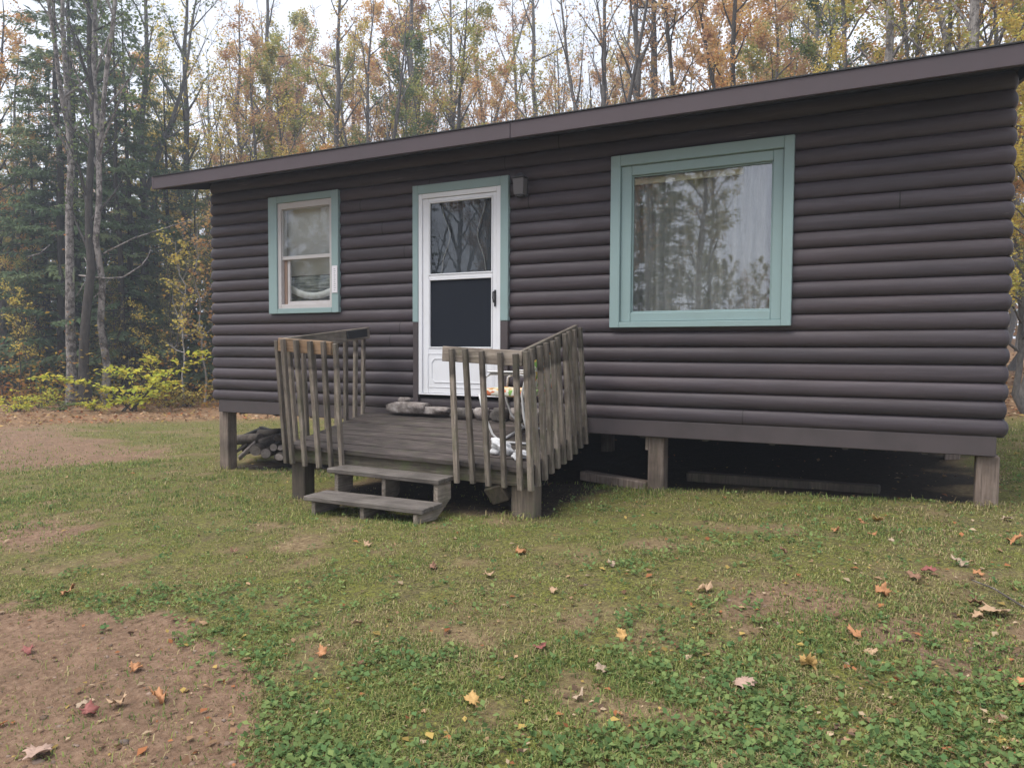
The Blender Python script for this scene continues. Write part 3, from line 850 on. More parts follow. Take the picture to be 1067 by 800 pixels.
# steps
steps = thing('porch_steps', 'two weathered plank steps on three notched stringers in front of the porch', 'steps', (3.8, -1.65, -.6))
for (x0_, x1_, ya, yb, zl, zr_) in ((3.235, 4.352, -1.625, -1.40, -.232, -.240), (3.235, 4.388, -1.905, -1.625, -.418, -.414)):
    f = MB()
    ym = (ya + yb) / 2
    for a_, b_ in ((ya, ym - .003), (ym + .003, yb)):
        f.hexa([(x0_, a_, zl - .038), (x1_, a_, zr_ - .038), (x1_, b_, zr_ - .034), (x0_, b_, zl - .034), (x0_, a_, zl), (x1_, a_, zr_), (x1_, b_, zr_ + .004), (x0_, b_, zl + .004)])
    f.build('tread', M['tread'], steps, origin=((x0_ + x1_) / 2, ym, zl), bevel=.005)
for x_ in (3.30, 3.79, 4.29):
    f = MB(); g0 = gz(x_, -1.88) - .04
    f.prism([(x_, -1.885, g0), (x_, -1.885, -.458), (x_, -1.605, -.458), (x_, -1.605, -.275), (x_, -1.405, -.275), (x_, -1.405, -.42), (x_, -1.66, g0)], (.04, 0, 0))
    f.build('stringer', M['wood_y'], steps, origin=(x_, -1.6, g0), bevel=.004)

# ------------------------------------------------------------------ irregular stones, firewood, boards
def stone(name, c, size, mat, label, cat='stone', group=None, seed=0, rz=0, n=3, rough=.22, lim=.8):
    import bmesh
    bm = bmesh.new(); bmesh.ops.create_icosphere(bm, subdivisions=n, radius=1)
    rr = np.random.default_rng(seed); ph = rr.uniform(0, 20, 6)
    for v in bm.verts:
        p = v.co.copy(); nn = 1 + rough * (math.sin(p.x * 2.3 + ph[0]) * math.sin(p.y * 2.7 + ph[1]) + .6 * math.sin(p.z * 4.1 + ph[2] + p.x * 3) + .35 * math.sin(p.y * 7 + ph[3]) * math.sin(p.x * 6 + ph[4]))
        if lim > 1: nn += .12 * math.sin(p.x * 7 + ph[0] * 2) * math.sin(p.y * 8 + ph[2]) + .07 * math.sin(p.z * 11 + p.x * 6 + ph[5])
        q = Vector((max(-lim, min(lim, p.x * nn)), max(-lim, min(lim, p.y * nn)), max(-lim + .05, min(lim - .05, p.z * nn))))
        v.co = Vector((q.x * size[0], q.y * size[1], q.z * size[2])) * .62
    me = bpy.data.meshes.new(name); bm.to_mesh(me); bm.free()
    me.polygons.foreach_set('use_smooth', [True] * len(me.polygons))
    o = link_mesh(name, me, mat, None, c); o.rotation_euler = (0, 0, rz)
    return tag(o, label, cat if label else None, group)


def mat_stone(name, a, b, c_):
    k = NT(name); v = k.objshift(k.coord('Object')); n = k.noise(v, 14, 6, .7); return k.principled(k.ramp(n, [(.3, a), (.5, b), (.7, c_)]), .9, k.bump(n, .6, .02), .2)


M['stone_pale'] = mat_stone('pale_stone', (.09, .075, .068), (.23, .20, .185), (.40, .37, .35))
M['stone_dark'] = mat_stone('dark_stone', (.04, .036, .034), (.10, .09, .082), (.19, .17, .16))
sg = 'stones and rubble along the foot of the wall behind the porch'
dz = lambda x, y: dk((x - 2.5) / 2.5, (-y - .1) / 1.3).z
for i, (x, y, s, mt, lb) in enumerate([
    (3.02, -.13, (.50, .15, .12), 'stone_pale', 'long pale rough slab left of the door sill on the porch'),
    (3.36, -.13, (.30, .13, .08), 'stone_pale', 'flat pale broken slab in front of the storm door, touching the long slab'),
    (2.94, -.08, (.13, .07, .06), 'stone_pale', 'small pale lump above the long slab against the dark trim'),
    (3.66, -.14, (.24, .13, .12), 'stone_dark', 'dark rough stone under the middle of the storm door'),
    (3.90, -.13, (.15, .12, .13), 'stone_pale', 'pale round stone below the latch side of the storm door'),
    (4.10, -.14, (.17, .12, .14), 'stone_dark', 'dark stone under the lawn chair nearest the door'),
    (4.28, -.13, (.14, .11, .14), 'stone_pale', 'pale stone behind the front leg of the lawn chair'),
    (4.48, -.14, (.16, .12, .15), 'stone_pale', 'pale rounded stone behind the right corner of the railing'),
    (4.68, -.13, (.18, .12, .13), 'stone_dark', 'dark stone at the right end of the row by the wall')]):
    zz = dz(x, y) + s[2] * .42 + (.12 if i == 2 else (.03 if i < 2 else 0))
    stone('stone', (x, y, zz), (s[0], s[1], s[2]), M[mt], lb, 'stone', sg, 50 + i, random.uniform(-.15, .15))
f = MB(); f.box(2.75, 4.95, -.085, -.028, .125, .185); o = f.build('door_sill_timber', M['stain'], cabin, bevel=.01)

M['bark_log'] = mat_bark('firewood_bark', (.05, .042, .037), (.12, .10, .088), (.2, .175, .155))
M['cut'] = mat_stone('cut_wood_end', (.14, .115, .10), (.24, .205, .19), (.32, .285, .265))
M['split'] = mat_wood('split_wood', 'X', [(.25, (.07, .055, .045)), (.5, (.16, .125, .1)), (.75, (.26, .22, .19))], 0)


def firewood(p0, p1, r, label, mats=('bark_log', 'cut'), n=12, sq=1.0, seed=0):
    p0 = Vector(p0); p1 = Vector(p1); f = MB(); rr = np.random.default_rng(seed)
    pts = [p0.lerp(p1, t) + Vector(rr.normal(0, r * .05, 3)) for t in (0, .02, .35, .7, .98, 1)]
    f.tube(pts, [r * .93, r, r * rr.uniform(.95, 1.05), r * rr.uniform(.95, 1.05), r, r * .93], n, True, sq)
    f.mi[-2:] = [1, 1]
    o = f.build('firewood_log', [M[m_] for m_ in mats], None, origin=p0)
    for p in o.data.polygons: p.use_smooth = len(p.vertices) < 5
    return tag(o, label, 'firewood', 'pile of cut wood under the cabin corner')


def pg(px, py, Y, dz_=0):
    d = ray(px, py); t = (Y - CP[1]) / d[1]; q = CP + d * t; return Vector((q[0], q[1], q[2] + dz_))


vd = Vector((-.45, .89, 0))
def end_log(px, py, Y, rpx, L_, label, seed, dirv=vd, **kw):
    p = pg(px, py, Y); r = rpx * (p - Vector(CP)).dot(Vector(FW)) / FPX
    firewood(p, p + Vector(dirv).normalized() * L_, r, label, seed=seed, **kw)


end_log(276.5, 472.5, .28, 5.3, .5, 'round log end at the bottom middle of the woodpile', 1)
end_log(266, 469.5, .26, 6.0, .5, 'larger log end with a slanted cut left of the bottom middle log', 2, (-.2, .95, .1))
end_log(285, 466, .34, 4.0, .5, 'small round log end above the bottom middle log', 3)
end_log(292.5, 466.5, .34, 4.0, .5, 'small square-ish log end beside the porch balusters', 4, n=5)
end_log(291, 476, .26, 6.5, .5, 'reddish brown log end lowest at the porch side', 5, sq=.6)
end_log(289, 457, .5, 4.6, .5, 'weathered block end high on the porch side of the woodpile', 6, n=6)
firewood(pg(247, 458, .55), pg(271, 456.5, .62), .065, 'thick brown log lying sideways on top of the woodpile', seed=7)
firewood(pg(272, 461, .5), pg(291, 455, .7), .05, 'long grey log slanting across the back of the woodpile', seed=8)
firewood(pg(270, 452, .75), pg(296, 451, .8), .06, 'dark grey log across the upper back of the woodpile', seed=9, mats=('bark_dark', 'cut'))
firewood(pg(249, 476, .14), pg(266, 460, .3), .018, 'thin pale stick leaning on the woodpile near its front', seed=10, n=6, mats=('cut', 'cut'))
firewood(pg(247, 470, .2), pg(257, 463, .3), .02, 'short stick close beside the corner post', seed=11, n=6)
firewood(pg(249, 478, .15), pg(262, 467, .3), .022, 'split stick lying between post and large log end', seed=12, n=5, mats=('cut', 'cut'))
firewood(pg(252, 455, .7), pg(273, 446, .8), .03, 'charred stick rising to the peak of the woodpile', seed=13, n=5, mats=('char', 'char'))
f = MB(); f.beam(pg(271, 445, .8), pg(297, 452.5, .85), .06, .03); o = f.build('charred_board', M['char'], origin=pg(271, 445, .8), bevel=.004); tag(o, 'black charred board sloping off the top of the woodpile', 'board')
for i, (px, py, Y, r) in enumerate(((258, 467, .6, .09), (270, 466, .6, .1), (283, 463, .75, .12), (262, 460, .8, .1))):
    firewood(pg(px, py, Y), pg(px, py, Y) + vd * .45, r, 'dark log packed in the shadowed core of the woodpile', seed=30 + i, mats=('bark_dark', 'bark_log'))
# boards lying under the cabin
zz = gz(5.2, .2)
f = MB(); f.beam((4.75, .42, zz + .05), (5.50, .16, zz + .045), .12, .09); o = f.build('timber', M['post'], origin=(5.1, .3, zz), bevel=.01); tag(o, 'pale timber lying on the ground under the cabin left of the middle post', 'timber')
f = MB(); f.beam((5.72, .75, zz + .07), (7.4, .62, zz + .10), .12, .09); o = f.build('timber', M['post_dark'], origin=(6.4, .6, zz), bevel=.01); tag(o, 'dark timber lying in the shade under the cabin right of the middle post', 'timber')

# ------------------------------------------------------------------ lawn chair + bag on the porch
_tube0 = MB.add
MB.add = lambda s, vs, fs: _tube0(s, [(v[0] + .11, v[1], v[2]) for v in vs], fs)
ch = thing('lawn_chair', 'white tubular lawn chair with a bright floral seat and back behind the railing', 'chair', (4.45, -.6, dk(.8, .4).z))
r_ = .0105
fz = lambda x, y: dk((x - 2.5) / 2.48, (-y - .1) / 1.3).z + .012
for y in (-.38, -.86):
    f = MB()
    f.tube([(4.17, y, .385), (4.19, y, .30), (4.24, y, .17), (4.30, y, fz(4.3, y) + .06), (4.37, y, fz(4.36, y)), (4.70, y, fz(4.7, y))], r_, 8)
    f.tube([(4.66, y, fz(4.66, y)), (4.60, y, .2), (4.58, y, .40), (4.63, y, .60), (4.72, y, .80)], r_, 8)
    f.tube([(4.19, y, .42), (4.20, y, .52), (4.28, y, .565), (4.52, y, .565), (4.62, y, .55)], r_, 8)
    f.build('chair_frame', M['metal_white'], ch, smooth=True)
f = MB(); f.tube([(4.37, -.38, fz(4.37, -.38)), (4.36, -.6, fz(4.36, -.6)), (4.37, -.86, fz(4.37, -.86))], r_, 8); f.build('cross_bar', M['metal_white'], ch, smooth=True)
f = MB(); f.tube([(4.17, -.38, .385), (4.17, -.86, .385)], r_, 8); f.build('cross_bar', M['metal_white'], ch, smooth=True)
f = MB(); f.tube([(4.72, -.38, .80), (4.73, -.62, .81), (4.72, -.86, .80)], r_, 8); f.build('cross_bar', M['metal_white'], ch, smooth=True)
f = MB(); f.hexa([(4.16, -.84, .375), (4.60, -.84, .365), (4.60, -.40, .365), (4.16, -.40, .375), (4.16, -.84, .435), (4.60, -.84, .425), (4.60, -.40, .425), (4.16, -.40, .435)]); f.build('seat', M['floral'], ch, origin=(4.4, -.6, .4), bevel=.022, seg=3)
f = MB(); f.hexa([(4.595, -.84, .43), (4.655, -.84, .43), (4.655, -.40, .43), (4.595, -.40, .43), (4.70, -.84, .82), (4.745, -.84, .81), (4.745, -.40, .81), (4.70, -.40, .82)]); f.build('backrest', M['floral'], ch, origin=(4.65, -.6, .6), bevel=.015, seg=3)
for y in (-.37, -.87):
    f = MB(); f.box(4.26, 4.54, y - .022, y + .022, .577, .592); f.build('armrest', M['metal_white'], ch, bevel=.006)
MB.add = _tube0
for i, (x, y, s, lb) in enumerate(((4.64, -1.14, (.135, .11, .12), 'larger white crumpled bag lying on the porch boards'), (4.84, -1.20, (.09, .08, .07), 'smaller white crumpled bag beside the railing corner'))):
    stone('crumpled_bag', (x, y, dz(x, y) + s[2] * .40), s, M['rag'], lb, 'bag', 'white bags on the porch', 80 + i, .4, 4, .3, 2.0)
# downed twig on the right
P = [on_ground(1012, 608), on_ground(1035, 619), on_ground(1064, 635), on_ground(1100, 655)]
f = MB(); f.tube([Vector(p) + Vector((0, 0, .02 + .01 * (i % 2))) for i, p in enumerate(P)], [.003, .004, .0045, .004], 6)
o = f.build('fallen_twig', M['bark_pale'], smooth=True, origin=P[0]); tag(o, 'thin pale twig lying in the grass behind the large curled leaf', 'twig')

# ------------------------------------------------------------------ trees
class Arr:
    """numpy mesh collector: tubes for wood, small faces for leaves"""

    def __init__(s): s.V = []; s.Q = []; s.T = []; s.A = []; s.n = 0

    def tube(s, P, r, sides):
        P = np.asarray(P, float); r = np.asarray(r, float); N = len(P)
        d = np.gradient(P, axis=0); d /= np.linalg.norm(d, axis=1)[:, None] + 1e-9
        ref = np.array([0, 0, 1.]) if abs(d[0][2]) < .8 else np.array([1., 0, 0])
        u = np.cross(d, ref); u /= np.linalg.norm(u, axis=1)[:, None] + 1e-9; v = np.cross(d, u)
        a = np.arange(sides) * 2 * np.pi / sides
        ring = P[:, None, :] + r[:, None, None] * (u[:, None, :] * np.cos(a)[None, :, None] + v[:, None, :] * np.sin(a)[None, :, None])
        i = (np.arange(N - 1)[:, None] * sides + np.arange(sides)[None, :]).ravel()
        j = (np.arange(N - 1)[:, None] * sides + (np.arange(sides)[None, :] + 1) % sides).ravel()
        s.Q.append(np.stack([i, j, j + sides, i + sides], 1) + s.n); s.V.append(ring.reshape(-1, 3)); s.n += N * sides

    def leaves(s, C, size, rr, flat=.5, aspect=.75, dirs=None, tint=None):
        """folded four-point leaves"""
        C = np.asarray(C, float); n = len(C); size = np.broadcast_to(size, (n,))
        if dirs is None:
            dirs = rr.normal(size=(n, 3)); dirs[:, 2] = dirs[:, 2] * .5 - .25
        d = dirs / (np.linalg.norm(dirs, axis=1)[:, None] + 1e-9)
        nn = rr.normal(size=(n, 3)) * (1 - flat); nn[:, 2] += flat * 1.6
        w_ = np.cross(nn, d); w_ /= np.linalg.norm(w_, axis=1)[:, None] + 1e-9
        nr = np.cross(d, w_); h = size[:, None] * .5
        lift = nr * h * .25
        P0 = C - d * h; P1 = C - w_ * h * aspect + lift; P2 = C + d * h; P3 = C + w_ * h * aspect + lift
        V = np.stack([P0, P1, P2, P3], 1).reshape(-1, 3)
        s.Q.append(np.arange(4 * n).reshape(n, 4) + s.n); s.V.append(V); s.n += 4 * n
        t = rr.random(n) if tint is None else tint
        s.A.append(np.repeat(t, 4))

    def mesh(s, name, smooth=False):
        att = {'tint': np.concatenate(s.A)} if s.A else None
        return np_mesh(name, np.concatenate(s.V), np.concatenate(s.Q), None, att, smooth)


def curve(p, d, L_, n, rr, wob=.08, up=.0):
    P = [np.array(p, float)]; d = np.array(d, float); d /= np.linalg.norm(d)
    for i in range(n - 1):
        d = d + rr.normal(0, wob, 3) + np.array([0, 0, up]); d /= np.linalg.norm(d)
        P.append(P[-1] + d * L_ / (n - 1))
    return np.array(P)


def gen_broadleaf(seed, H, r0, fb=.25, nb=22, ang=42, blen=2.4, leaves=1800, lsize=.10, fork=None, lean=.0, wig=.06, up=.05, leaf_lo=0.0):
    rr = np.random.default_rng(seed); W_ = Arr(); F_ = Arr(); hosts = []
    stems = []
    n = 16; z = np.linspace(0, H, n); xy = np.cumsum(rr.normal(0, wig, (n, 2)), 0); xy[0] = 0
    xy += np.outer(z, [lean, lean * .3])
    P = np.column_stack([xy, z]); r = r0 * (1 - z / H) ** .75 + .006
    r[0] *= 1.45; r[1] *= 1.04
    stems.append((P, r))
    if fork:
        for fz_, fa in fork:
            k_ = int(fz_ * (n - 1)); az = rr.uniform(0, 6.28)
            d = np.array([math.cos(az) * math.sin(fa), math.sin(az) * math.sin(fa), math.cos(fa)])
            Q_ = curve(P[k_], d, (H - z[k_]) * .95, 10, rr, .05, .05)
            stems.append((Q_, r[k_] * .8 * (1 - np.linspace(0, 1, 10)) ** .8 + .006))
    for P, r in stems:
        W_.tube(P, r, 8)
        m_ = nb if P is stems[0][0] else int(nb * .5)
        az = rr.uniform(0, 6.28)
        for i in range(m_):
            t = fb + (1 - fb) * (i + rr.uniform(0, 1)) / m_ if P is stems[0][0] else .1 + .9 * (i + rr.uniform()) / m_
            t = min(t, .985); k_ = t * (len(P) - 1); a = int(k_); p = P[a] + (P[min(a + 1, len(P) - 1)] - P[a]) * (k_ - a)
            az += 2.4 + rr.normal(0, .4); an = R(rr.normal(ang, 10))
            d = np.array([math.cos(az) * math.sin(an), math.sin(az) * math.sin(an), math.cos(an)])
            L_ = blen * (1.05 - .6 * t) * rr.uniform(.6, 1.2)
            B = curve(p, d, L_, 6, rr, .10, up); rb = min(np.interp(k_, np.arange(len(P)), r) * .5, .05) * (1 - np.linspace(0, 1, 6)) ** .8 + .004
            W_.tube(B, rb, 5); hosts.append(B[2:])
            for j in range(4):
                q = rr.uniform(.3, 1); kk_ = q * 5; b0 = int(min(kk_, 4)); p2 = B[b0] + (B[b0 + 1] - B[b0]) * (kk_ - b0)
                dd = (B[min(b0 + 1, 5)] - B[b0]); dd /= np.linalg.norm(dd); dd = dd + rr.normal(0, .55, 3); dd[2] += .12
                S_ = curve(p2, dd, L_ * rr.uniform(.3, .55), 4, rr, .14, up); W_.tube(S_, np.linspace(.008, .003, 4), 3); hosts.append(S_[1:])
                for q2 in range(2):
                    dd2 = dd + rr.normal(0, .6, 3); T2 = curve(S_[rr.integers(1, 4)], dd2, L_ * rr.uniform(.14, .3), 3, rr, .15, .02)
                    W_.tube(T2, [.005, .004, .0025], 3); hosts.append(T2)
    if leaves:
        wt = np.array([max(.05, (1 if h[-1][2] > leaf_lo * H else .15)) for h in hosts]) * rr.uniform(.1, 1, len(hosts)) ** 2
        ids = rr.choice(len(hosts), leaves, p=wt / wt.sum()); C = np.empty((leaves, 3))
        for q, h in enumerate(ids):
            hh_ = hosts[h]; t = rr.uniform(0, len(hh_) - 1.001); a = int(t); C[q] = hh_[a] + (hh_[a + 1] - hh_[a]) * (t - a)
        C += rr.normal(0, .09, C.shape); C[:, 2] -= .03
        cl_ = (ids * 0.61803) % 1
        F_.leaves(C, lsize * rr.uniform(.55, 1.25, leaves), rr, .45, .8, tint=np.clip(.6 * cl_ + .4 * rr.random(leaves), 0, 1))
    return W_.mesh('trunk', True), (F_.mesh('crown') if leaves else None)


def gen_spruce(seed, H, r0, base=.08, spread=2.3, nb=95, sp=30, dead=.12):
    rr = np.random.default_rng(seed); W_ = Arr(); F_ = Arr()
    z = np.linspace(0, H, 14); xy = np.cumsum(rr.normal(0, .03, (14, 2)), 0); xy[0] = 0
    r = r0 * (1 - z / H) ** .9 + .008; r[0] *= 1.3; W_.tube(np.column_stack([xy, z]), r, 8)
    Cs, Ds, Ss, Ts = [], [], [], []
    az = 0
    for i in range(nb):
        t = base + (1 - base) * (i + rr.uniform(0, 1)) / nb; zz = min(t, .99) * H
        az += 2.4 + rr.normal(0, .35)
        L_ = spread * (1 - t) ** .75 * rr.uniform(.55, 1.15) + .18
        p = np.array([np.interp(zz, z, xy[:, 0]), np.interp(zz, z, xy[:, 1]), zz])
        el = rr.normal(.02, .14) + .5 * max(0, t - .6)
        B = curve(p, [math.cos(az), math.sin(az), el], L_, 6, rr, .04, -.07 + .05 * t)
        B[-1][2] += .05
        W_.tube(B, np.linspace(.022 * (1.1 - t), .005, 6), 4)
        if t < base + dead and rr.random() < .7: continue
        d0 = B[-1] - B[0]; d0 /= np.linalg.norm(d0); sd = np.cross(d0, [0, 0, 1.]); sd /= np.linalg.norm(sd) + 1e-9
        n_ = max(6, int(sp * L_ / spread * 1.3))
        q = rr.uniform(.18, 1.02, n_) ** .8; pos = np.stack([np.interp(q * 5, np.arange(6), B[:, c_]) for c_ in range(3)], 1)
        sgn = rr.choice([-1, 1], n_); ln = (.16 + .30 * L_ / spread * (1.15 - q)) * rr.uniform(.7, 1.3, n_)
        dirs = d0 * rr.uniform(.35, .8, n_)[:, None] + sd * (sgn * rr.uniform(.5, 1.0, n_))[:, None] + np.array([0, 0, -.22]) + rr.normal(0, .12, (n_, 3))
        dirs /= np.linalg.norm(dirs, axis=1)[:, None]
        tone = rr.uniform(0, .6)
        for m_ in range(4):       # each side twig carries several needle slivers
            a = dirs + rr.normal(0, .28, (n_, 3)); a /= np.linalg.norm(a, axis=1)[:, None]
            l2 = ln * rr.uniform(.5, 1.0, n_)
            Cs.append(pos + dirs * (ln * rr.uniform(.2, .85, n_))[:, None] + a * (l2 * .3)[:, None]); Ds.append(a); Ss.append(l2); Ts.append(np.clip(tone + rr.uniform(0, .4, n_), 0, 1))
    C = np.concatenate(Cs); F_.leaves(C, np.concatenate(Ss), rr, .75, .24, np.concatenate(Ds), np.concatenate(Ts))
    return W_.mesh('trunk', True), F_.mesh('crown')


VAR = {
    'maple_a': gen_broadleaf(11, 14, .13, .22, 24, 40, 2.6, 7600, .088),
    'maple_b': gen_broadleaf(12, 15, .15, .25, 20, 36, 2.8, 7600, .088, fork=[(.35, .32)]),
    'maple_c': gen_broadleaf(13, 13, .10, .2, 26, 46, 2.4, 11000, .088),
    'bushy': gen_broadleaf(14, 9.5, .085, .16, 30, 52, 2.4, 14000, .086, wig=.08),
    'bare_a': gen_broadleaf(15, 15, .14, .28, 20, 38, 2.5, 1100, .085),
    'bare_b': gen_broadleaf(16, 14, .12, .3, 18, 34, 2.6, 900, .085, fork=[(.3, .28), (.45, .34)]),
    'slim': gen_broadleaf(17, 11, .055, .3, 18, 38, 1.6, 2400, .085, lean=.03),
    'slim_b': gen_broadleaf(18, 12, .065, .35, 16, 34, 1.7, 1800, .085, lean=-.04, fork=[(.4, .25)]),
    'brushy': gen_broadleaf(19, 10, .05, .18, 26, 30, 2.4, 3600, .08, fork=[(.2, .3), (.25, .35)], up=.08),
    'sapling': gen_broadleaf(20, 4.6, .02, .3, 12, 55, .9, 420, .10, wig=.05),
    'spruce_a': gen_spruce(21, 16, .15, .08, 3.0, 130, 66),
    'spruce_b': gen_spruce(22, 14, .12, .05, 2.7, 120, 60),
    'spruce_c': gen_spruce(23, 9.5, .08, .03, 2.2, 100, 54, .05),
    'birch': gen_broadleaf(24, 15, .15, .40, 12, 32, 2.0, 0, .09, fork=[(.55, .26)], wig=.04),
}
USED = {}


def tree(name, cat, var, px, d, scale, leaf, bark, label, group, rot=None, at=None, sx=1.0):
    x, y, z = at if at else spot(px, d)
    t = thing(name, label, cat, (x, y, z - .06), group, random.uniform(0, 6.28) if rot is None else rot)
    t.scale = (scale * sx, scale * sx, scale)
    tm, cm = VAR[var]
    o = bpy.data.objects.new('trunk', tm); col.objects.link(o); o.parent = t
    if not tm.materials: tm.materials.append(bark)
    o.material_slots[0].link = 'OBJECT'; o.material_slots[0].material = bark
    if cm is not None and leaf is not None:
        c = bpy.data.objects.new('crown', cm); col.objects.link(c); c.parent = t
        if not cm.materials: cm.materials.append(leaf)
        c.material_slots[0].link = 'OBJECT'; c.material_slots[0].material = leaf
    return t


G, D_, PL = M['bark_grey'], M['bark_dark'], M['bark_pale']
GB = 'trees rising behind the cabin roof'
back = [
    # px, d, variant, scale, leaf, bark, label
    (232, 24, 'brushy', 1.0, 'yellow', G, 'brushy yellow leaved tree just off the left end of the roof'),
    (273, 25, 'maple_a', .85, 'rust', G, 'thin rusty leaved tree over the left end of the roof above the small window'),
    (300, 27, 'bushy', 1.25, 'ochre', G, 'full ochre green tree over the roof, right of the small window'),
    (335, 29, 'maple_c', 1.0, 'ochre', G, 'olive leaved tree between the small window and the door, behind leaning trunks'),
    (320, 23, 'bushy', .80, 'orange', G, 'low orange bushy tree showing just over the roof left of the door'),
    (362, 25, 'bare_a', 1.05, None, G, 'thick bare leaning trunk over the roof left of the door'),
    (388, 24, 'bare_b', .95, None, G, 'dark forked bare trunk over the roof left of the door'),
    (405, 26, 'maple_c', .95, 'green', G, 'forked tree with thin fading green leaves over the door'),
    (427, 28, 'slim', 1.1, 'ochre', D_, 'very thin straight sapling over the roof directly above the door'),
    (455, 30, 'slim_b', 1.1, 'rust', G, 'thin forked trunk with a few rust leaves right of the door'),
    (480, 25, 'maple_a', 1.0, 'ochre', D_, 'ragged dark trunk with olive leaf tufts, midway between door and lantern'),
    (500, 29, 'brushy', 1.15, 'rust', G, 'brushy many-stemmed tree above the lantern'),
    (527, 24, 'bushy', .72, 'orange', G, 'low orange bush-like tree over the roof right of the lantern'),
    (548, 29, 'slim', 1.2, 'ochre', G, 'thin trunk with sparse olive leaves right of the lantern'),
    (577, 25, 'brushy', 1.05, 'rust', G, 'fine twiggy spreading tree midway along the roof'),
    (600, 28, 'slim_b', 1.0, 'orange', G, 'thin tree with orange flecks left of the picture window'),
    (622, 21, 'bare_b', 1.0, None, G, 'bare tree with branches reaching up and left, left of the picture window'),
    (645, 30, 'bushy', .95, 'rust', G, 'rusty rounded tree low over the roof at the picture window corner'),
    (660, 20, 'bare_a', 1.0, None, G, 'straight dark bare trunk above the left edge of the picture window'),
    (674, 21, 'slim_b', 1.35, 'rust', G, 'slightly leaning grey trunk close right of the straight dark one'),
    (691, 20, 'slim', 1.4, None, D_, 'narrow dark straight trunk above the picture window'),
    (718, 23, 'maple_c', .9, 'orange', G, 'orange tree filling the gap above the picture window'),
    (757, 19, 'maple_b', .85, 'orange', D_, 'dark upright trunk among orange leaves over the middle of the picture window'),
    (780, 22, 'maple_c', .95, 'rust', G, 'reddish leaved thin tree above the right half of the picture window'),
    (800, 24, 'bushy', 1.1, 'ochre', G, 'olive bushy tree over the right end of the picture window'),
    (835, 20, 'maple_c', .85, 'green', G, 'fading green tree just right of the picture window'),
    (870, 17.5, 'maple_a', .85, 'yellow', G, 'pale trunk with yellow leaves right of the picture window'),
    (902, 16, 'bare_a', .95, None, PL, 'thick pale grey trunk over the right part of the roof'),
    (918, 20, 'maple_c', .9, 'orange', G, 'orange leaved tree behind the thick pale grey trunk'),
    (936, 17, 'slim', 1.25, 'ochre', G, 'slim trunk with olive leaves right of the thick pale trunk'),
    (953, 19, 'maple_b', .8, 'orange', D_, 'dark trunk with orange leaves near the right end of the roof'),
    (972, 18, 'slim_b', 1.2, 'yellow', G, 'thin yellow leaved tree left of the widest trunk by the roof end'),
    (998, 15, 'maple_b', .95, 'ochre', PL, 'widest pale trunk close to the right end of the roof'),
    (1030, 17, 'maple_a', .8, 'orange', G, 'orange tree over the right end of the roof'),
    (1052, 21, 'bushy', 1.1, 'yellow', G, 'yellow leaved tree just past the right corner of the cabin'),
    (1064, 14, 'maple_c', .75, 'yellow', G, 'golden tree at the right border beside the cabin corner'),
    (1072, 12.5, 'bushy', .62, 'yellow', G, 'leafy golden young tree hard against the right corner of the cabin'),
    (1095, 14.5, 'bushy', .7, 'ochre', G, 'olive young tree mostly beyond the right border'),
    (1085, 18, 'bushy', 1.0, 'orange', G, 'orange tree partly cut by the right border'),
]
for px, d, var, s_, lf, bk, lb in back:
    tree('woodland_tree', 'tree', var, px, d, s_, L[lf] if lf else L['rust'], bk, lb, GB)
# deeper woods behind the roof: nothing tells these apart
for i in range(112):
    px = 212 + i * 7.9 + random.uniform(-8, 8); d = random.uniform(31, 46)
    var = random.choice(['slim', 'slim_b', 'bare_a', 'brushy', 'maple_a', 'maple_c', 'maple_b', 'bushy', 'maple_c'])
    if random.random() < (.7 if 410 < px < 700 else .38): var = random.choice(['slim', 'slim_b', 'bare_a', 'bare_b', 'brushy'])
    tree('distant_tree', 'tree', var, px, d, random.uniform(.92, 1.45) * (1.2 if var in ('bushy', 'brushy') else 1), L[random.choice(['orange', 'rust', 'ochre', 'yellow', 'ochre', 'orange'])], G,
         'slender distant tree in the far rank of the woods behind the cabin roof', 'distant trees behind the cabin')

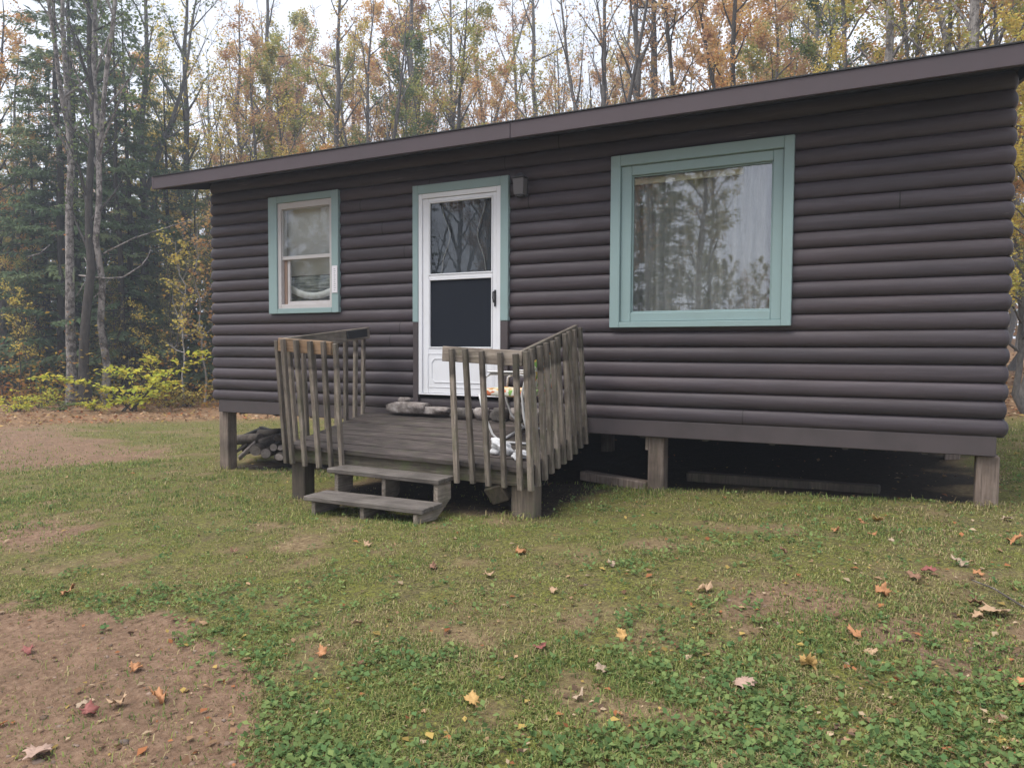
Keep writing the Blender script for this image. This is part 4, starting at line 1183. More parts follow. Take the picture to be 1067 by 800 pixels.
GW = 'trees along the edge of the woods on the left'
wood = [
    (75, 21.5, 'birch', 1.0, None, M['bark_pale'], 'tall pale flaking trunk standing foremost at the edge of the woods', 'birch_tree'),
    (90, 20.9, 'bare_a', 1.0, None, D_, 'straight dark trunk close behind the pale flaking trunk', 'woodland_tree'),
    (109, 21.2, 'slim_b', 1.5, None, PL, 'crooked pale trunk forking high, right of the dark straight trunk', 'woodland_tree'),
    (157, 25, 'bare_b', 1.2, None, G, 'thick grey forked trunk rising among spruces left of the roof end', 'woodland_tree'),
    (203, 27, 'bare_a', 1.15, None, G, 'tall grey trunk nearest the left end of the roof', 'woodland_tree'),
    (28, 25, 'bare_a', .8, None, PL, 'pale thin bare trunk near the left border', 'woodland_tree'),
    (8, 24, 'maple_a', .95, 'orange', G, 'rusty leaved tree at the left border of the woods', 'woodland_tree'),
    (45, 28, 'maple_c', .95, 'orange', G, 'orange tree deep in the woods left of the pale flaking trunk', 'woodland_tree'),
    (175, 29, 'bushy', 1.1, 'yellow', G, 'golden bushy tree showing above the left tip of the roof', 'woodland_tree'),
    (125, 31, 'maple_c', 1.05, 'orange', G, 'orange tree glimpsed between the spruces', 'woodland_tree'),
    (30, 22.8, 'brushy', .45, 'yellow', G, 'young golden tree behind the lime shrubs near the left border', 'woodland_tree'),
    (118, 22.6, 'brushy', .38, 'yellow', G, 'young golden tree between the dark straight trunk and the lime shrub', 'woodland_tree'),
    (178, 22.6, 'brushy', .48, 'ochre', G, 'young olive tree behind the thin pale sapling', 'woodland_tree'),
    (190, 21, 'sapling', 1.05, 'yellow', M['bark_birch'], 'thin pale sapling with yellow leaves beside the cabin wall', 'sapling'),
    (213, 22.5, 'sapling', 1.2, 'orange', M['bark_birch'], 'leaning sapling with orange yellow leaves right against the cabin edge', 'sapling'),
    (150, 21.5, 'sapling', .65, 'yellow', D_, 'short sapling with golden leaves behind the lime shrub', 'sapling'),
    (20, 21, 'sapling', .75, 'yellow', D_, 'short yellow sapling near the left border', 'sapling'),
    (64, 23.5, 'spruce_a', 1.0, 'needle', D_, 'big dark spruce whose boughs frame the pale flaking trunk on its left', 'spruce_tree'),
    (128, 22.8, 'spruce_b', .9, 'needle', D_, 'dense spruce just behind the long dead bough', 'spruce_tree'),
    (35, 24, 'spruce_c', 1.05, 'needle', D_, 'dense spruce near the left border behind the thin pale trunk', 'spruce_tree'),
    (85, 25, 'spruce_a', 1.05, 'needle', D_, 'tall dark spruce behind the pale flaking trunk', 'spruce_tree'),
    (112, 27, 'spruce_a', 1.0, 'needle', D_, 'tall dark spruce behind the crooked pale trunk', 'spruce_tree'),
    (140, 24, 'spruce_b', .95, 'needle', D_, 'dark spruce behind the lime shrub, midway to the cabin', 'spruce_tree'),
    (180, 26, 'spruce_b', .85, 'needle', D_, 'dark spruce close to the left tip of the roof', 'spruce_tree'),
    (206, 24, 'spruce_c', .78, 'needle', D_, 'short dark spruce right beside the cabin end wall', 'spruce_tree'),
    (50, 26, 'spruce_b', .8, 'needle', D_, 'dark spruce left of the pale flaking trunk', 'spruce_tree'),
    (15, 27, 'spruce_b', .78, 'needle', D_, 'thin dark spruce at the left border', 'spruce_tree'),
    (-18, 25, 'spruce_c', 1.0, 'needle', D_, 'spruce partly cut by the left border', 'spruce_tree'),
    (120, 30, 'spruce_c', 1.1, 'needle', D_, 'smaller spruce deep between the two tall ones', 'spruce_tree'),
    (165, 30, 'spruce_c', 1.1, 'needle', D_, 'smaller spruce deep behind the golden tree', 'spruce_tree'),
]
for px, d, var, s_, lf, bk, lb, nm in wood:
    kw = {}
    if nm == 'birch_tree': kw = dict(rot=.6)
    tree(nm, {'sapling': 'sapling', 'spruce_tree': 'spruce', 'birch_tree': 'tree'}.get(nm, 'tree'), var, px, d, s_, L[lf] if lf else L['green'], bk, lb, GW, **kw)
for i in range(34):
    px = -60 + i * 9 + random.uniform(-5, 5); d = random.uniform(30, 44)
    var = random.choice(['slim', 'bare_a', 'spruce_c', 'spruce_b', 'maple_a', 'slim_b', 'bushy'])
    tree('distant_tree', 'tree', var, px, d, random.uniform(.8, 1.1), L['needle'] if 'spruce' in var else L[random.choice(['orange', 'yellow', 'rust', 'ochre'])], D_ if 'spruce' in var else G,
         'tree deep in the shaded woods on the left, behind the front ranks', 'deep woods on the left')
# trees across the yard that the windows mirror
for i, (x, y, var, s_, lf) in enumerate([(3.2, -19, 'brushy', .42, 'rust'), (1.0, -22, 'bare_a', .9, 'rust'), (4.4, -24, 'maple_c', .45, 'rust'), (-1.5, -20, 'maple_a', .9, 'rust'), (-2.2, -28, 'bushy', 1.2, 'ochre'), (-.5, -30, 'maple_c', 1.1, 'ochre'),
                                       (5.5, -30, 'bushy', .6, 'orange'), (-4, -26, 'spruce_a', .9, 'needle'), (-7, -21, 'maple_b', .9, 'rust'), (-10, -27, 'bushy', 1.2, 'rust'), (6.2, -21, 'bushy', .62, 'rust'), (-3, -17, 'bare_b', .9, 'rust'), (0.2, -17.5, 'slim_b', 1.0, 'rust'), (7.6, -33, 'bushy', .9, 'rust'), (-14, -20, 'spruce_b', 1, 'needle')]):
    tree('yard_tree', 'tree', var, 0, 0, s_, L[lf], G if 'spruce' not in var else D_, 'tree across the yard, seen only as a reflection in the window glass', 'trees mirrored in the windows', at=(x, y, gz(x, y)))

for i in range(40):
    ang = R(-62 + i * 2.0 + random.uniform(-1, 1)); d = random.uniform(21, 34)
    x = 7.4 + d * math.sin(ang); y = 1.0 - d * math.cos(ang)
    var = random.choice(['bushy', 'maple_c', 'spruce_b', 'maple_a', 'maple_c', 'bushy', 'bare_b'])
    sc_h = random.uniform(.75, 1.05) if x < .8 else random.uniform(.36, .5)
    tree('yard_tree', 'tree', var, 0, 0, sc_h, L['needle'] if 'spruce' in var else L[random.choice(['rust', 'ochre', 'ochre'])], G, 'tree across the yard, seen only as a reflection in the window glass', 'trees mirrored in the windows', at=(x, y, gz(x, y)))

# pale dead limbs reaching from the foremost trunk
bx, by, bz = spot(75, 21.3)


def wpt(px, py, d): return Vector(CP + d * ray(px, py))


for pts, r_, lb in (([(82, 287), (112, 290), (128, 289), (147, 277), (154, 268), (157, 260)], .028, 'pale dead bough stretching right from the flaking trunk at mid height'),
                    ([(98, 310), (108, 300), (114, 291)], .018, 'short pale dead branch hanging under the long bough'),
                    ([(108, 264), (140, 248), (165, 240), (200, 229)], .022, 'long thin dead branch slanting up to the right toward the cabin'),
                    ([(28, 268), (42, 264), (52, 255)], .02, 'curved dead branch left of the flaking trunk'),
                    ([(80, 308), (90, 292), (91, 275), (88, 268)], .02, 'bent dead branch close against the flaking trunk')):
    f = MB(); n = len(pts); f.tube([wpt(a, b_, 20.9 + .12 * i) for i, (a, b_) in enumerate(pts)], [r_ * (1 - .55 * i / n) for i in range(n)], 6)
    o = f.build('dead_branch', M['bark_pale'], smooth=True, origin=wpt(*pts[0], 20.9)); tag(o, lb, 'branch', 'dead branches at the edge of the woods')


q = on_ground(75, 420); bt = [o for o in bpy.data.objects if o.name.startswith('birch_tree')][0]
lp_ = CP + 21.30 * ray(72.8, 287)
lc = stone('lichen', tuple(lp_), (.30, .10, .46), M['lichen'], None, seed=5, n=3, rough=.3)
lc.parent = bt; lc.matrix_parent_inverse = Matrix.LocRotScale(bt.location, bt.rotation_euler, bt.scale).inverted()


# shrubs
def gen_shrub(seed, H, W2, n, lsize, stems=9):
    rr = np.random.default_rng(seed); W_ = Arr(); F_ = Arr(); C = []
    for i in range(stems):
        az = rr.uniform(0, 6.28); B = curve([rr.normal(0, .06), rr.normal(0, .06), 0], [math.cos(az) * .8, math.sin(az) * .8, 1.0], H * rr.uniform(.7, 1.25), 6, rr, .12, -.07); W_.tube(B, np.linspace(.014, .004, 6), 5)
        for j in range(7):
            az2 = az + rr.normal(0, 1.2); S_ = curve(B[rr.integers(1, 6)], [math.cos(az2), math.sin(az2), .15], W2 * rr.uniform(.35, .9), 5, rr, .1, -.03); W_.tube(S_, np.linspace(.006, .002, 5), 3); C.append(S_)
    idx = rr.integers(0, len(C), n); t = rr.uniform(.5, 3.99, n); a = t.astype(int)
    Pp = np.array([C[i][k_] + (C[i][k_ + 1] - C[i][k_]) * (q - k_) for i, k_, q in zip(idx, a, t)]) + rr.normal(0, .05, (n, 3)) * [1, 1, .5]
    F_.leaves(Pp, lsize * rr.uniform(.6, 1.3, n), rr, .8, .75)
    return W_.mesh('stems', True), F_.mesh('foliage')


SV = [gen_shrub(61, 1.15, .75, 900, .10), gen_shrub(62, .6, .5, 420, .085), gen_shrub(63, .9, .7, 420, .09)]
for px, d, k_, s_, lf, lb in ((134, 19.4, 0, 1.5, 'lime', 'bright lime yellow shrub at the foot of the woods beside the cabin'),
                              (172, 20.8, 2, .65, 'yellow', 'golden shrub between the lime shrub and the cabin wall'),
                              (16, 18.9, 1, .95, 'lime', 'low lime shrub at the left border of the clearing'),
                              (40, 20.2, 2, .7, 'lime', 'thin lime shrub left of the pale flaking trunk'),
                              (99, 19.4, 1, .6, 'lime', 'small yellow green shrub at the foot of the pale flaking trunk'),
                              (196, 21, 2, .85, 'yellow', 'small golden shrub close to the cabin edge'),
                              (60, 19.2, 1, .6, 'green', 'small dull green shrub just left of the pale flaking trunk')):
    x, y, z = spot(px, d)
    t = thing('woodland_shrub', lb, 'shrub', (x, y, z), 'shrubs along the edge of the woods', random.uniform(0, 6)); t.scale = (s_,) * 3
    for nm, me_, mt in (('stems', SV[k_][0], D_), ('foliage', SV[k_][1], L[lf])):
        o = bpy.data.objects.new(nm, me_); col.objects.link(o); o.parent = t
        if not me_.materials: me_.materials.append(mt)
        o.material_slots[0].link = 'OBJECT'; o.material_slots[0].material = mt

# undergrowth inside the woods: countless small leaves at knee to head height
rr = np.random.default_rng(90); A_ = Arr(); N = 42000
cx = rr.uniform(-120, 260, N); dd = rr.uniform(20.5, 42, N)
pos = CP[None, :] + dd[:, None] * (FW[None, :] + RT[None, :] * ((cx - 533.5) / FPX)[:, None])
keep = fbm(pos[:, 0] * .45, pos[:, 1] * .45, 8) > .42; pos = pos[keep]; n = len(pos)
zz_ = gheight(pos[:, 0], pos[:, 1], False); hgt = rr.exponential(.9, n).clip(0, 4.5); pos[:, 2] = zz_ + hgt * (.3 + 1.1 * fbm(pos[:, 0] * .9, pos[:, 1] * .9, 15))
pos = pos[forest(pos[:, 0], pos[:, 1]) > .5]
A_.leaves(pos, rr.uniform(.07, .15, len(pos)), rr, .7, .75, tint=np.clip(fbm(pos[:, 0] * .6, pos[:, 1] * .6, 22) * 1.6 - .3 + rr.normal(0, .12, len(pos)), 0, 1))
o = link_mesh('undergrowth', A_.mesh('undergrowth'), mat_leaf('undergrowth_leaves', [(0, (.09, .10, .04)), (.3, (.24, .2, .05)), (.55, (.42, .30, .06)), (.8, (.42, .20, .06)), (1, (.30, .12, .05))])); tag(o, 'mixed yellow and brown undergrowth deep in the woods', None, None, 'stuff')
# the far wood: closes the horizon all round behind the ranks of trees
A_ = Arr(); W_ = Arr()
for i in range(420):
    az = rr.uniform(-1.55, 1.0); d = rr.uniform(46, 80); x = CP[0] + d * math.sin(az); y = CP[1] + d * math.cos(az); z = gz(x, y); h = rr.uniform(5, 10); P = curve([x, y, z - .2], [rr.normal(0, .05), rr.normal(0, .05), 1], h, 5, rr, .04); W_.tube(P, np.linspace(rr.uniform(.07, .16), .02, 5), 5)
wood_far = link_mesh('far_wood_trunks', W_.mesh('far_wood_trunks', True), G); tag(wood_far, 'grey trunks of the far wood closing the horizon', None, None, 'stuff')
N = 30000; az = rr.uniform(-1.55, 1.0, N); d = rr.uniform(46, 82, N); x = CP[0] + d * np.sin(az); y = CP[1] + d * np.cos(az)
h = rr.gamma(1.6, 1.6, N).clip(0, 9) * (.35 + 1.1 * fbm(x * .15, y * .15, 4)); pos = np.stack([x, y, gheight(x, y, False) + h], 1)
A_.leaves(pos, rr.uniform(.2, .5, N), rr, .4, .8, tint=np.clip(fbm(x * .12, y * .12, 29) * 1.7 - .35 + rr.normal(0, .15, N), 0, 1))
o = link_mesh('far_wood', A_.mesh('far_wood'), mat_leaf('far_wood_leaves', [(0, (.07, .09, .045)), (.4, (.2, .18, .07)), (.7, (.36, .2, .08)), (1, (.3, .13, .07))])); tag(o, 'far autumn wood closing the horizon behind the trees', None, None, 'stuff')

# ------------------------------------------------------------------ grass, weeds, litter
def visible_ground(n, rr, ymin, ymax, xmin=-60, xmax=1130):
    """random ground places, denser close by (even density per bearing and depth of view)"""
    u = rr.uniform(xmin, xmax, n); v = rr.uniform(ymin, ymax, n)
    d = FW[None, :] + RT[None, :] * ((u - 533.5) / FPX)[:, None] + UP[None, :] * ((400 - v) / FPX)[:, None]
    z = np.full(n, -.6)
    for _ in range(25):
        t = (z - CP[2]) / d[:, 2]; q = CP[None, :] + d * t[:, None]; z = .5 * z + .5 * gheight(q[:, 0], q[:, 1], False)
    z = gheight(q[:, 0], q[:, 1])
    return np.stack([q[:, 0], q[:, 1], z], 1), np.linalg.norm(q - CP, axis=1)


rr = np.random.default_rng(101)
pal = np.array([(.13, .205, .055), (.20, .265, .065), (.29, .32, .08), (.36, .335, .11), (.46, .38, .18), (.27, .19, .10)])
P, dist = visible_ground(700000, rr, 418, 845)
for xa_, xb_ in ((-750, -60), (1130, 1700)):
    P_, d_ = visible_ground(110000, rr, 418, 845, xa_, xb_); P = np.concatenate([P, P_]); dist = np.concatenate([dist, d_])
tp = []
for (a_, b_, n_) in ((.125, .02, 260), (.05, .05, 160), (5.59, .02, 300), (8.11, .02, 380), (8.2, .05, 200), (2.66, -1.4, 200), (4.93, -1.38, 220), (3.3, -1.95, 160), (3.8, -1.95, 140), (4.3, -1.95, 160), (6.4, .12, 420), (7.2, .1, 420), (5.1, .1, 160)):
    sx_ = .45 if n_ == 420 else .09; n_ = 60 if n_ == 420 else int(n_ * .55)
    tp.append(np.stack([rr.normal(a_, sx_, n_), rr.normal(b_ - .06, .07, n_)], 1))
tp = np.concatenate(tp); tp = np.column_stack([tp, gheight(tp[:, 0], tp[:, 1])])
P = np.concatenate([P, tp]); dist = np.concatenate([dist, np.full(len(tp), 6.5)]); is_tuft = np.zeros(len(P), bool); is_tuft[-len(tp):] = True
ga = grass_amount(P[:, 0], P[:, 1])
clump = fbm(P[:, 0] * 6, P[:, 1] * 6, 44, 3); lush = fbm(P[:, 0] * 1.1, P[:, 1] * 1.1, 52, 3)
keep = rr.random(len(P)) < np.clip(ga * 1.25 * sstep(.30, .62, clump + .25 * (lush - .5)) + .03, 0, 1)
keep &= ~((P[:, 0] > -.1) & (P[:, 0] < 8.3) & (P[:, 1] > .35) & (P[:, 1] < 6.1))
keep |= is_tuft
P = P[keep]; dist = dist[keep]; ga = ga[keep]; lush = lush[keep]; is_tuft = is_tuft[keep]; n = len(P)
az = rr.uniform(0, 2 * np.pi, n); ht = (.008 + .024 * rr.random(n) ** 1.8) * (.55 + .9 * lush) * np.clip(dist / 6, 1, 1.8)
ht = np.where(is_tuft, rr.gamma(2.2, .015, n).clip(.01, .085), ht); lean = rr.uniform(.25, 1.3, n); wd = rr.uniform(.0016, .0036, n) * np.clip(dist / 5, 1, 2.2)
dirv = np.stack([np.cos(az), np.sin(az), np.zeros(n)], 1); sd = np.stack([-np.sin(az), np.cos(az), np.zeros(n)], 1)
up = np.array([0, 0, 1.])
base = P - up * .004
mid = base + dirv * (ht * lean * .35)[:, None] + up * (ht * .7)[:, None]
tip = base + dirv * (ht * lean)[:, None] + up * (ht * (1.05 - .35 * lean))[:, None]
Vb = np.stack([base - sd * wd[:, None], base + sd * wd[:, None], mid + sd * (wd * .7)[:, None], mid - sd * (wd * .7)[:, None], tip], 1).reshape(-1, 3)
i5 = np.arange(n) * 5
ci = np.clip(rr.normal(1.9 - 1.3 * (lush - .4) * 2, 1.1, n), 0, 4.99); dryn = fbm(P[:, 0] * 1.7, P[:, 1] * 1.7, 61, 4); dry = rr.random(n) < .07 + .45 * sstep(.45, .68, dryn); ci = np.where(dry, rr.uniform(3.4, 5, n), ci)
k0 = ci.astype(int); tone = pal[k0] + (pal[np.minimum(k0 + 1, 5)] - pal[k0]) * (ci - k0)[:, None]; tone *= rr.uniform(.6, 1.2, (n, 1)); gm = tone.mean(1, keepdims=True); tone = gm + (tone - gm) * .86
me = np_mesh('grass', Vb, np.stack([i5, i5 + 1, i5 + 2, i5 + 3], 1), np.stack([i5 + 3, i5 + 2, i5 + 4], 1), {'tone': np.repeat(tone, 5, 0)})
o = link_mesh('grass', me, L['grass']); tag(o, 'short patchy lawn grass', None, None, 'stuff')

# broad-leaved weeds: little rosettes of rounded leaves
P, dist = visible_ground(42000, rr, 440, 845)
ga = grass_amount(P[:, 0], P[:, 1]); wn = fbm(P[:, 0] * 1.3, P[:, 1] * 1.3, 71, 4)
keep = rr.random(len(P)) < np.clip(ga * 1.3, 0, 1) * (.05 + .36 * sstep(.50, .70, wn)); keep &= ~((P[:, 0] > -.1) & (P[:, 0] < 8.3) & (P[:, 1] > .3))
P = P[keep]; dist = dist[keep]; K = 6; n = len(P) * K
C = np.repeat(P, K, 0); az = rr.uniform(0, 2 * np.pi, n); rad = rr.uniform(.006, .030, n) * np.repeat(rr.uniform(.6, 1.5, len(P)), K)
dirs = np.stack([np.cos(az), np.sin(az), rr.uniform(-.1, .75, n)], 1)
C = C + dirs * rad[:, None] + np.stack([np.zeros(n), np.zeros(n), rr.uniform(.004, .02, n)], 1)
W_ = Arr(); W_.leaves(C, np.clip(rad * rr.uniform(.6, 1.5, n), .005, .030), rr, .55, .75, dirs)
wt = np.repeat(rr.uniform(0, 1, len(P)), K); tone = np.array([(.10, .18, .07)]) * (1 - wt)[:, None] + np.array([(.22, .28, .10)]) * wt[:, None]; tone = tone * rr.uniform(.75, 1.25, (n, 1))
me = np_mesh('weeds', np.concatenate(W_.V), np.concatenate(W_.Q), None, {'tone': np.repeat(tone, 4, 0)})
o = link_mesh('weeds', me, L['grass']); tag(o, 'low broad leaved weeds scattered through the lawn', None, None, 'stuff')

# small dead leaf bits, straw and crumbs of soil
lp = np.array([(.30, .19, .11), (.42, .27, .16), (.20, .12, .075), (.48, .36, .24), (.36, .15, .07), (.13, .085, .06), (.42, .30, .10)])
P, dist = visible_ground(15000, rr, 425, 845)
dens = .22 + .5 * sstep(5.5, 8, P[:, 0]) + .05 * dirt(P[:, 0], P[:, 1]) + forest(P[:, 0], P[:, 1]) * .9
dens = dens * (.3 + 1.2 * fbm(P[:, 0] * 2, P[:, 1] * 2, 95)); keep = rr.random(len(P)) < dens; P = P[keep]; dist = dist[keep]
size = rr.gamma(2.0, .008, len(P)).clip(.006, .05) * np.clip(dist / 6, 1, 1.6); P[:, 2] += .006 + size * .12
W_ = Arr(); dirs = rr.normal(size=(len(P), 3)); dirs[:, 2] *= .3; W_.leaves(P, size, rr, .8, rr.uniform(.2, .9, len(P))[:, None] if False else .7, dirs)
tone = lp[rr.integers(0, len(lp), len(P))] * rr.uniform(.55, 1.15, (len(P), 1))
# forest-floor litter
x = rr.uniform(-34, 22, 70000); y = rr.uniform(-4, 34, 70000); kp = (forest(x, y) > .35) & (rr.random(len(x)) < 1.2 * sstep(45, 12, np.hypot(x - 7, y + 6)))
kp &= ~((x > -.2) & (x < 8.4) & (y < 6.2)); x = x[kp]; y = y[kp]
P2 = np.stack([x, y, gheight(x, y) + .02], 1); s2 = rr.uniform(.06, .13, len(P2)); dirs = rr.normal(size=(len(P2), 3)); dirs[:, 2] *= .35; W_.leaves(P2, s2, rr, .75, .75, dirs)
t2 = lp[rr.choice(len(lp), len(P2), p=[.2, .2, .14, .1, .2, .06, .1])] * rr.uniform(.6, 1.2, (len(P2), 1))
me = np_mesh('leaf_litter', np.concatenate(W_.V), np.concatenate(W_.Q), None, {'tone': np.repeat(np.concatenate([tone, t2]), 4, 0)})
o = link_mesh('leaf_litter', me, L['litter']); tag(o, 'scraps of dead leaves strewn over lawn and forest floor', None, None, 'stuff')
# small stones and clods on the bare soil
P, dist = visible_ground(2600, rr, 440, 845); keep = rr.random(len(P)) < dirt(P[:, 0], P[:, 1]) * .9 + .02; P = P[keep]; n = len(P)
ico = np.array([(0, 0, 1), (.894, 0, .447), (.276, .851, .447), (-.724, .526, .447), (-.724, -.526, .447), (.276, -.851, .447), (.724, .526, -.447), (-.276, .851, -.447), (-.894, 0, -.447), (-.276, -.851, -.447), (.724, -.526, -.447), (0, 0, -1)])
fi = np.array([(0, 1, 2), (0, 2, 3), (0, 3, 4), (0, 4, 5), (0, 5, 1), (1, 6, 2), (2, 7, 3), (3, 8, 4), (4, 9, 5), (5, 10, 1), (6, 7, 2), (7, 8, 3), (8, 9, 4), (9, 10, 5), (10, 6, 1), (6, 11, 7), (7, 11, 8), (8, 11, 9), (9, 11, 10), (10, 11, 6)])
sz = rr.gamma(1.4, .0038, n).clip(.0025, .022)
Vp = P[:, None, :] + ico[None] * sz[:, None, None] * rr.uniform(.6, 1.25, (n, 12, 1)) * np.array([1.2, 1, .6]); F3 = (fi[None] + 12 * np.arange(n)[:, None, None]).reshape(-1, 3)
tone = np.array([(.15, .10, .072)]) * rr.uniform(.5, 1.5, (n, 1)) + rr.uniform(0, .05, (n, 1))
me = np_mesh('clods', Vp.reshape(-1, 3), None, F3, {'tone': np.repeat(tone, 12, 0)}, True)
k = NT('soil_clods'); km = k.principled(k.attr('tone', 'Color'), .95, None, .1); o = link_mesh('clods', me, km); tag(o, 'crumbs of soil and pebbles on the bare ground', None, None, 'stuff')

# ------------------------------------------------------------------ fallen maple leaves one can point to
half = [(0, 1.0), (.12, .76), (.25, .80), (.25, .58), (.40, .56), (.64, .62), (.60, .48), (.90, .36), (.70, .22), (.74, .02), (.52, -.02), (.46, -.18), (.52, -.34), (.26, -.32), (.06, -.34)]
outl = half + [(.03, -.62), (-.03, -.62)] + [(-x_, y_) for x_, y_ in reversed(half[1:])]


def fallen_leaf(px, py, size, colour, label, curl=.5, tilt=.3, seed=0):
    q = on_ground(px, py); r_ = random.Random(seed * 7 + 3)
    if 'porch boards' in label:
        h_ = 0.
        for _ in range(30):
            d_ = ray(px, py); t_ = (h_ - CP[2]) / d_[2]; q = CP + d_ * t_; h_ = dk((q[0] - 2.5) / 2.48, (-q[1] - .1) / 1.3).z
        q[2] = h_ - .004
    f = MB(); ca = r_.uniform(0, 6.28)
    def pt(x_, y_, rr_): return (x_ * size * .55 * rr_, y_ * size * .55 * rr_, size * curl * (.55 * (x_ * math.cos(ca) + y_ * math.sin(ca)) ** 2 + .16 * math.sin(x_ * 7 + ca) * rr_ + .12 * math.cos(y_ * 6 + 2 * ca)) * rr_ ** 2)
    n = len(outl); vs = [(0, 0, 0)] + [pt(x_, y_, .5) for x_, y_ in outl] + [pt(x_, y_, 1) for x_, y_ in outl]
    fs = [(0, 1 + i, 1 + (i + 1) % n) for i in range(n)] + [(1 + i, 1 + n + i, 1 + n + (i + 1) % n, 1 + (i + 1) % n) for i in range(n)]
    f.add(vs, fs)
    o = f.build('fallen_leaf', LM(colour), None, origin=(0, 0, 0), smooth=True)
    o.location = (q[0], q[1], q[2] + .012 + size * .10); o.rotation_euler = (r_.uniform(-tilt, tilt), r_.uniform(-tilt, tilt), r_.uniform(0, 6.28))
    so_ = o.modifiers.new('thickness', 'SOLIDIFY'); so_.thickness = .0015
    return tag(o, label, 'leaf', 'fallen maple leaves in the yard')


LMC = {}


def LM(c):
    if c not in LMC:
        base = {'orange': (.42, .20, .09), 'tan': (.42, .28, .17), 'pink': (.40, .27, .21), 'gold': (.48, .30, .11), 'red': (.26, .09, .075), 'brown': (.24, .13, .08), 'pale': (.38, .285, .20)}[c]
        k = NT('fallen_leaf_' + c); v = k.coord('Object'); n = k.noise(v, 40, 4, .6)
        cc = k.mix(k.ramp(n, [(.35, (0, 0, 0)), (.75, (.7, .7, .7))]), base, tuple(x_ * .5 for x_ in base)); LMC[c] = k.principled(cc, .65, None, .3)
    return LMC[c]


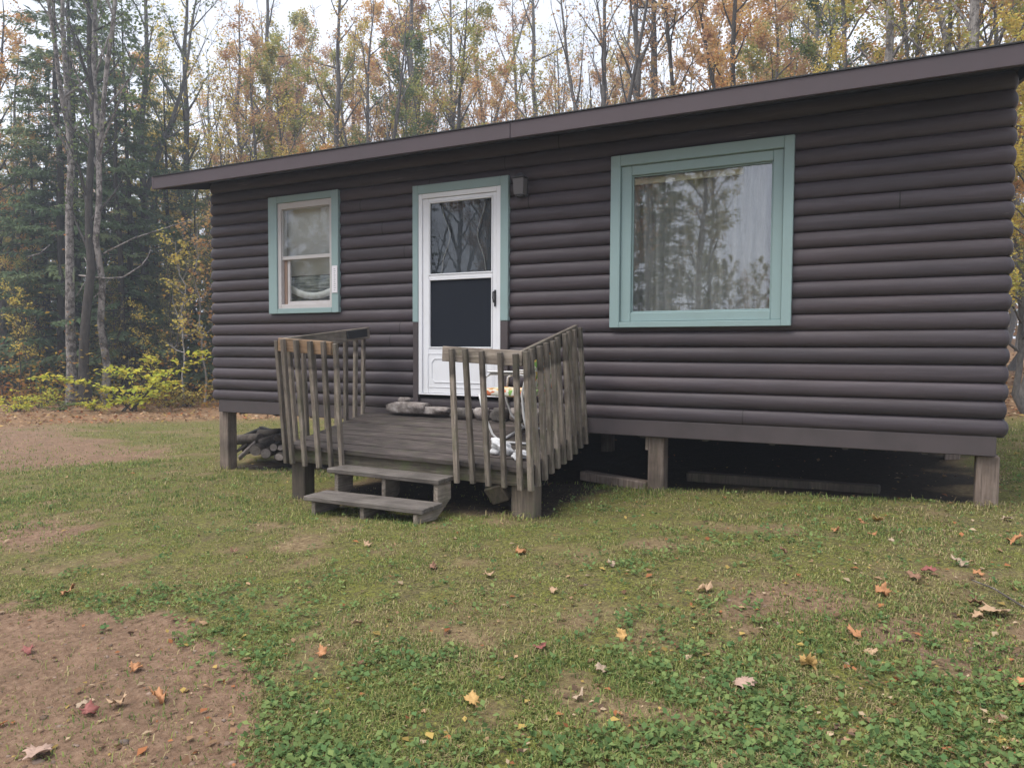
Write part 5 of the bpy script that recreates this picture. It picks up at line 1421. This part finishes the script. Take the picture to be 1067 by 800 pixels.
for i, (px, py, s_, c, lb, cu, ti) in enumerate([
    (1033, 641, .155, 'tan', 'largest curled tan maple leaf in the grass near the right border', .28, .12),
    (1020, 646, .07, 'tan', 'small tan leaf touching the largest curled leaf', .6, .4),
    (845, 698, .095, 'gold', 'golden maple leaf standing on edge in the right foreground', 1.0, .9),
    (775, 719, .095, 'pink', 'flat pinkish maple leaf in the centre right foreground', .3, .25),
    (1062, 718, .10, 'orange', 'bright orange leaf cut by the right border in the foreground', .6, .5),
    (735, 618, .085, 'tan', 'curled tan leaf alone in the grass between the middle post and the foreground', .9, .4),
    (892, 664, .085, 'orange', 'orange leaf on the bare patch left of the large curled one', .6, .5),
    (908, 682, .06, 'tan', 'small tan leaf just below the orange one on the bare patch', .5, .4),
    (919, 621, .08, 'orange', 'folded orange leaf on the grass below the right foundation post', .9, .4),
    (1000, 589, .10, 'pale', 'large pale leaf lying near the thin twig on the right', .6, .6),
    (1016, 631, .07, 'brown', 'brown leaf just behind the large curled one', .7, .4),
    (1019, 601, .06, 'orange', 'small orange leaf beside the pale one near the twig', .6, .4),
    (967, 597, .09, 'red', 'dull red leaf among dark scraps left of the twig', .5, .3),
    (953, 603, .08, 'brown', 'brown leaf touching the dull red one', .5, .3),
    (898, 547, .085, 'orange', 'orange leaf just outside the shade left of the right foundation post', .6, .6),
    (916, 545, .10, 'gold', 'golden leaf close right of the orange one near the right foundation post', .6, .6),
    (911, 559, .07, 'orange', 'orange leaf just below the golden one near the right foundation post', .6, .5),
    (870, 555, .065, 'orange', 'small orange leaf left of the pair by the cabin shade', .7, .5),
    (1056, 567, .11, 'orange', 'orange leaf at the right border level with the post foot', .7, .5),
    (1048, 543, .085, 'pale', 'pale leaf beside the foot of the right foundation post', .5, .4),
    (930, 566, .05, 'pale', 'small pale leaf right of the trio near the right foundation post', .5, .4),
    (817, 577, .065, 'brown', 'brown curled leaf in the grass right of the middle post', .9, .5),
    (650, 666, .07, 'gold', 'small golden leaf in the middle of the lawn', .8, .6),
    (565, 677, .075, 'red', 'red maple leaf in the middle of the lawn', .5, .4),
    (628, 703, .07, 'pale', 'pale leaf in front of the small golden one', .6, .4),
    (603, 729, .06, 'pale', 'little pale leaf nearest the bottom centre', .6, .5),
    (494, 735, .08, 'gold', 'pale golden leaf among weeds at the bottom centre', .6, .6),
    (541, 578, .09, 'orange', 'rusty leaf on the grass in front of the right porch post', .6, .4),
    (508, 601, .075, 'tan', 'tan leaf in the grass in front of the steps', .5, .4),
    (450, 594, .07, 'brown', 'brown leaf below the bottom step', .7, .4),
    (638, 590, .06, 'pale', 'small whitish leaf right of the porch on the lawn', .8, .5),
    (578, 618, .06, 'tan', 'tan leaf between the rusty and the red leaf', .6, .4),
    (383, 570, .07, 'tan', 'tan leaf on the grass left below the steps', .6, .4),
    (334, 684, .065, 'orange', 'orange leaf at the grassy edge of the bare lot', .6, .5),
    (371, 653, .07, 'tan', 'tan leaf on the grass above the bare lot corner', .6, .4),
    (70, 620, .10, 'orange', 'orange leaf in the grass at the left border', .7, .4),
    (243, 577, .07, 'brown', 'curled brown leaf left of the bottom step', .9, .5),
    (168, 730, .085, 'orange', 'folded orange leaf on the bare soil, rightmost of its row', 1.0, .5),
    (124, 736, .08, 'tan', 'tan leaf on the bare soil between the orange and the reddish leaf', .8, .5),
    (90, 745, .085, 'red', 'faded reddish leaf on the bare soil', .5, .4),
    (88, 738, .06, 'pale', 'pale greenish scrap touching the reddish leaf', .5, .4),
    (36, 791, .12, 'pink', 'large flat pinkish leaf at the bottom left of the bare soil', .35, .2),
    (140, 700, .07, 'orange', 'orange leaf at the top of the bare soil', .7, .4),
    (436, 452, .05, 'red', 'small dark red leaf lying on the porch boards', .5, .3),
    (408, 441, .045, 'tan', 'tiny tan leaf on the porch boards near the door', .6, .3),
    (32, 680, .075, 'red', 'rusty leaf where the bare soil meets the grass on the left', .6, .4),
]):
    fallen_leaf(px, py, s_, c, lb, cu, ti, i)

# ------------------------------------------------------------------ the pale air
f = MB(); f.box(-97, 97, -97, 97, -2.6, 22)
hz = NT('pale_air'); pv = hz.node('ShaderNodeVolumePrincipled'); pv.inputs['Density'].default_value = .0030; pv.inputs['Color'].default_value = (.82, .89, 1.0, 1); pv.inputs['Anisotropy'].default_value = .3
hz.link(pv.outputs[0], hz.out.inputs['Volume'])
o = f.build('haze', hz.m); tag(o, 'thin pale autumn haze filling the clearing and woods', None, None, 'stuff')
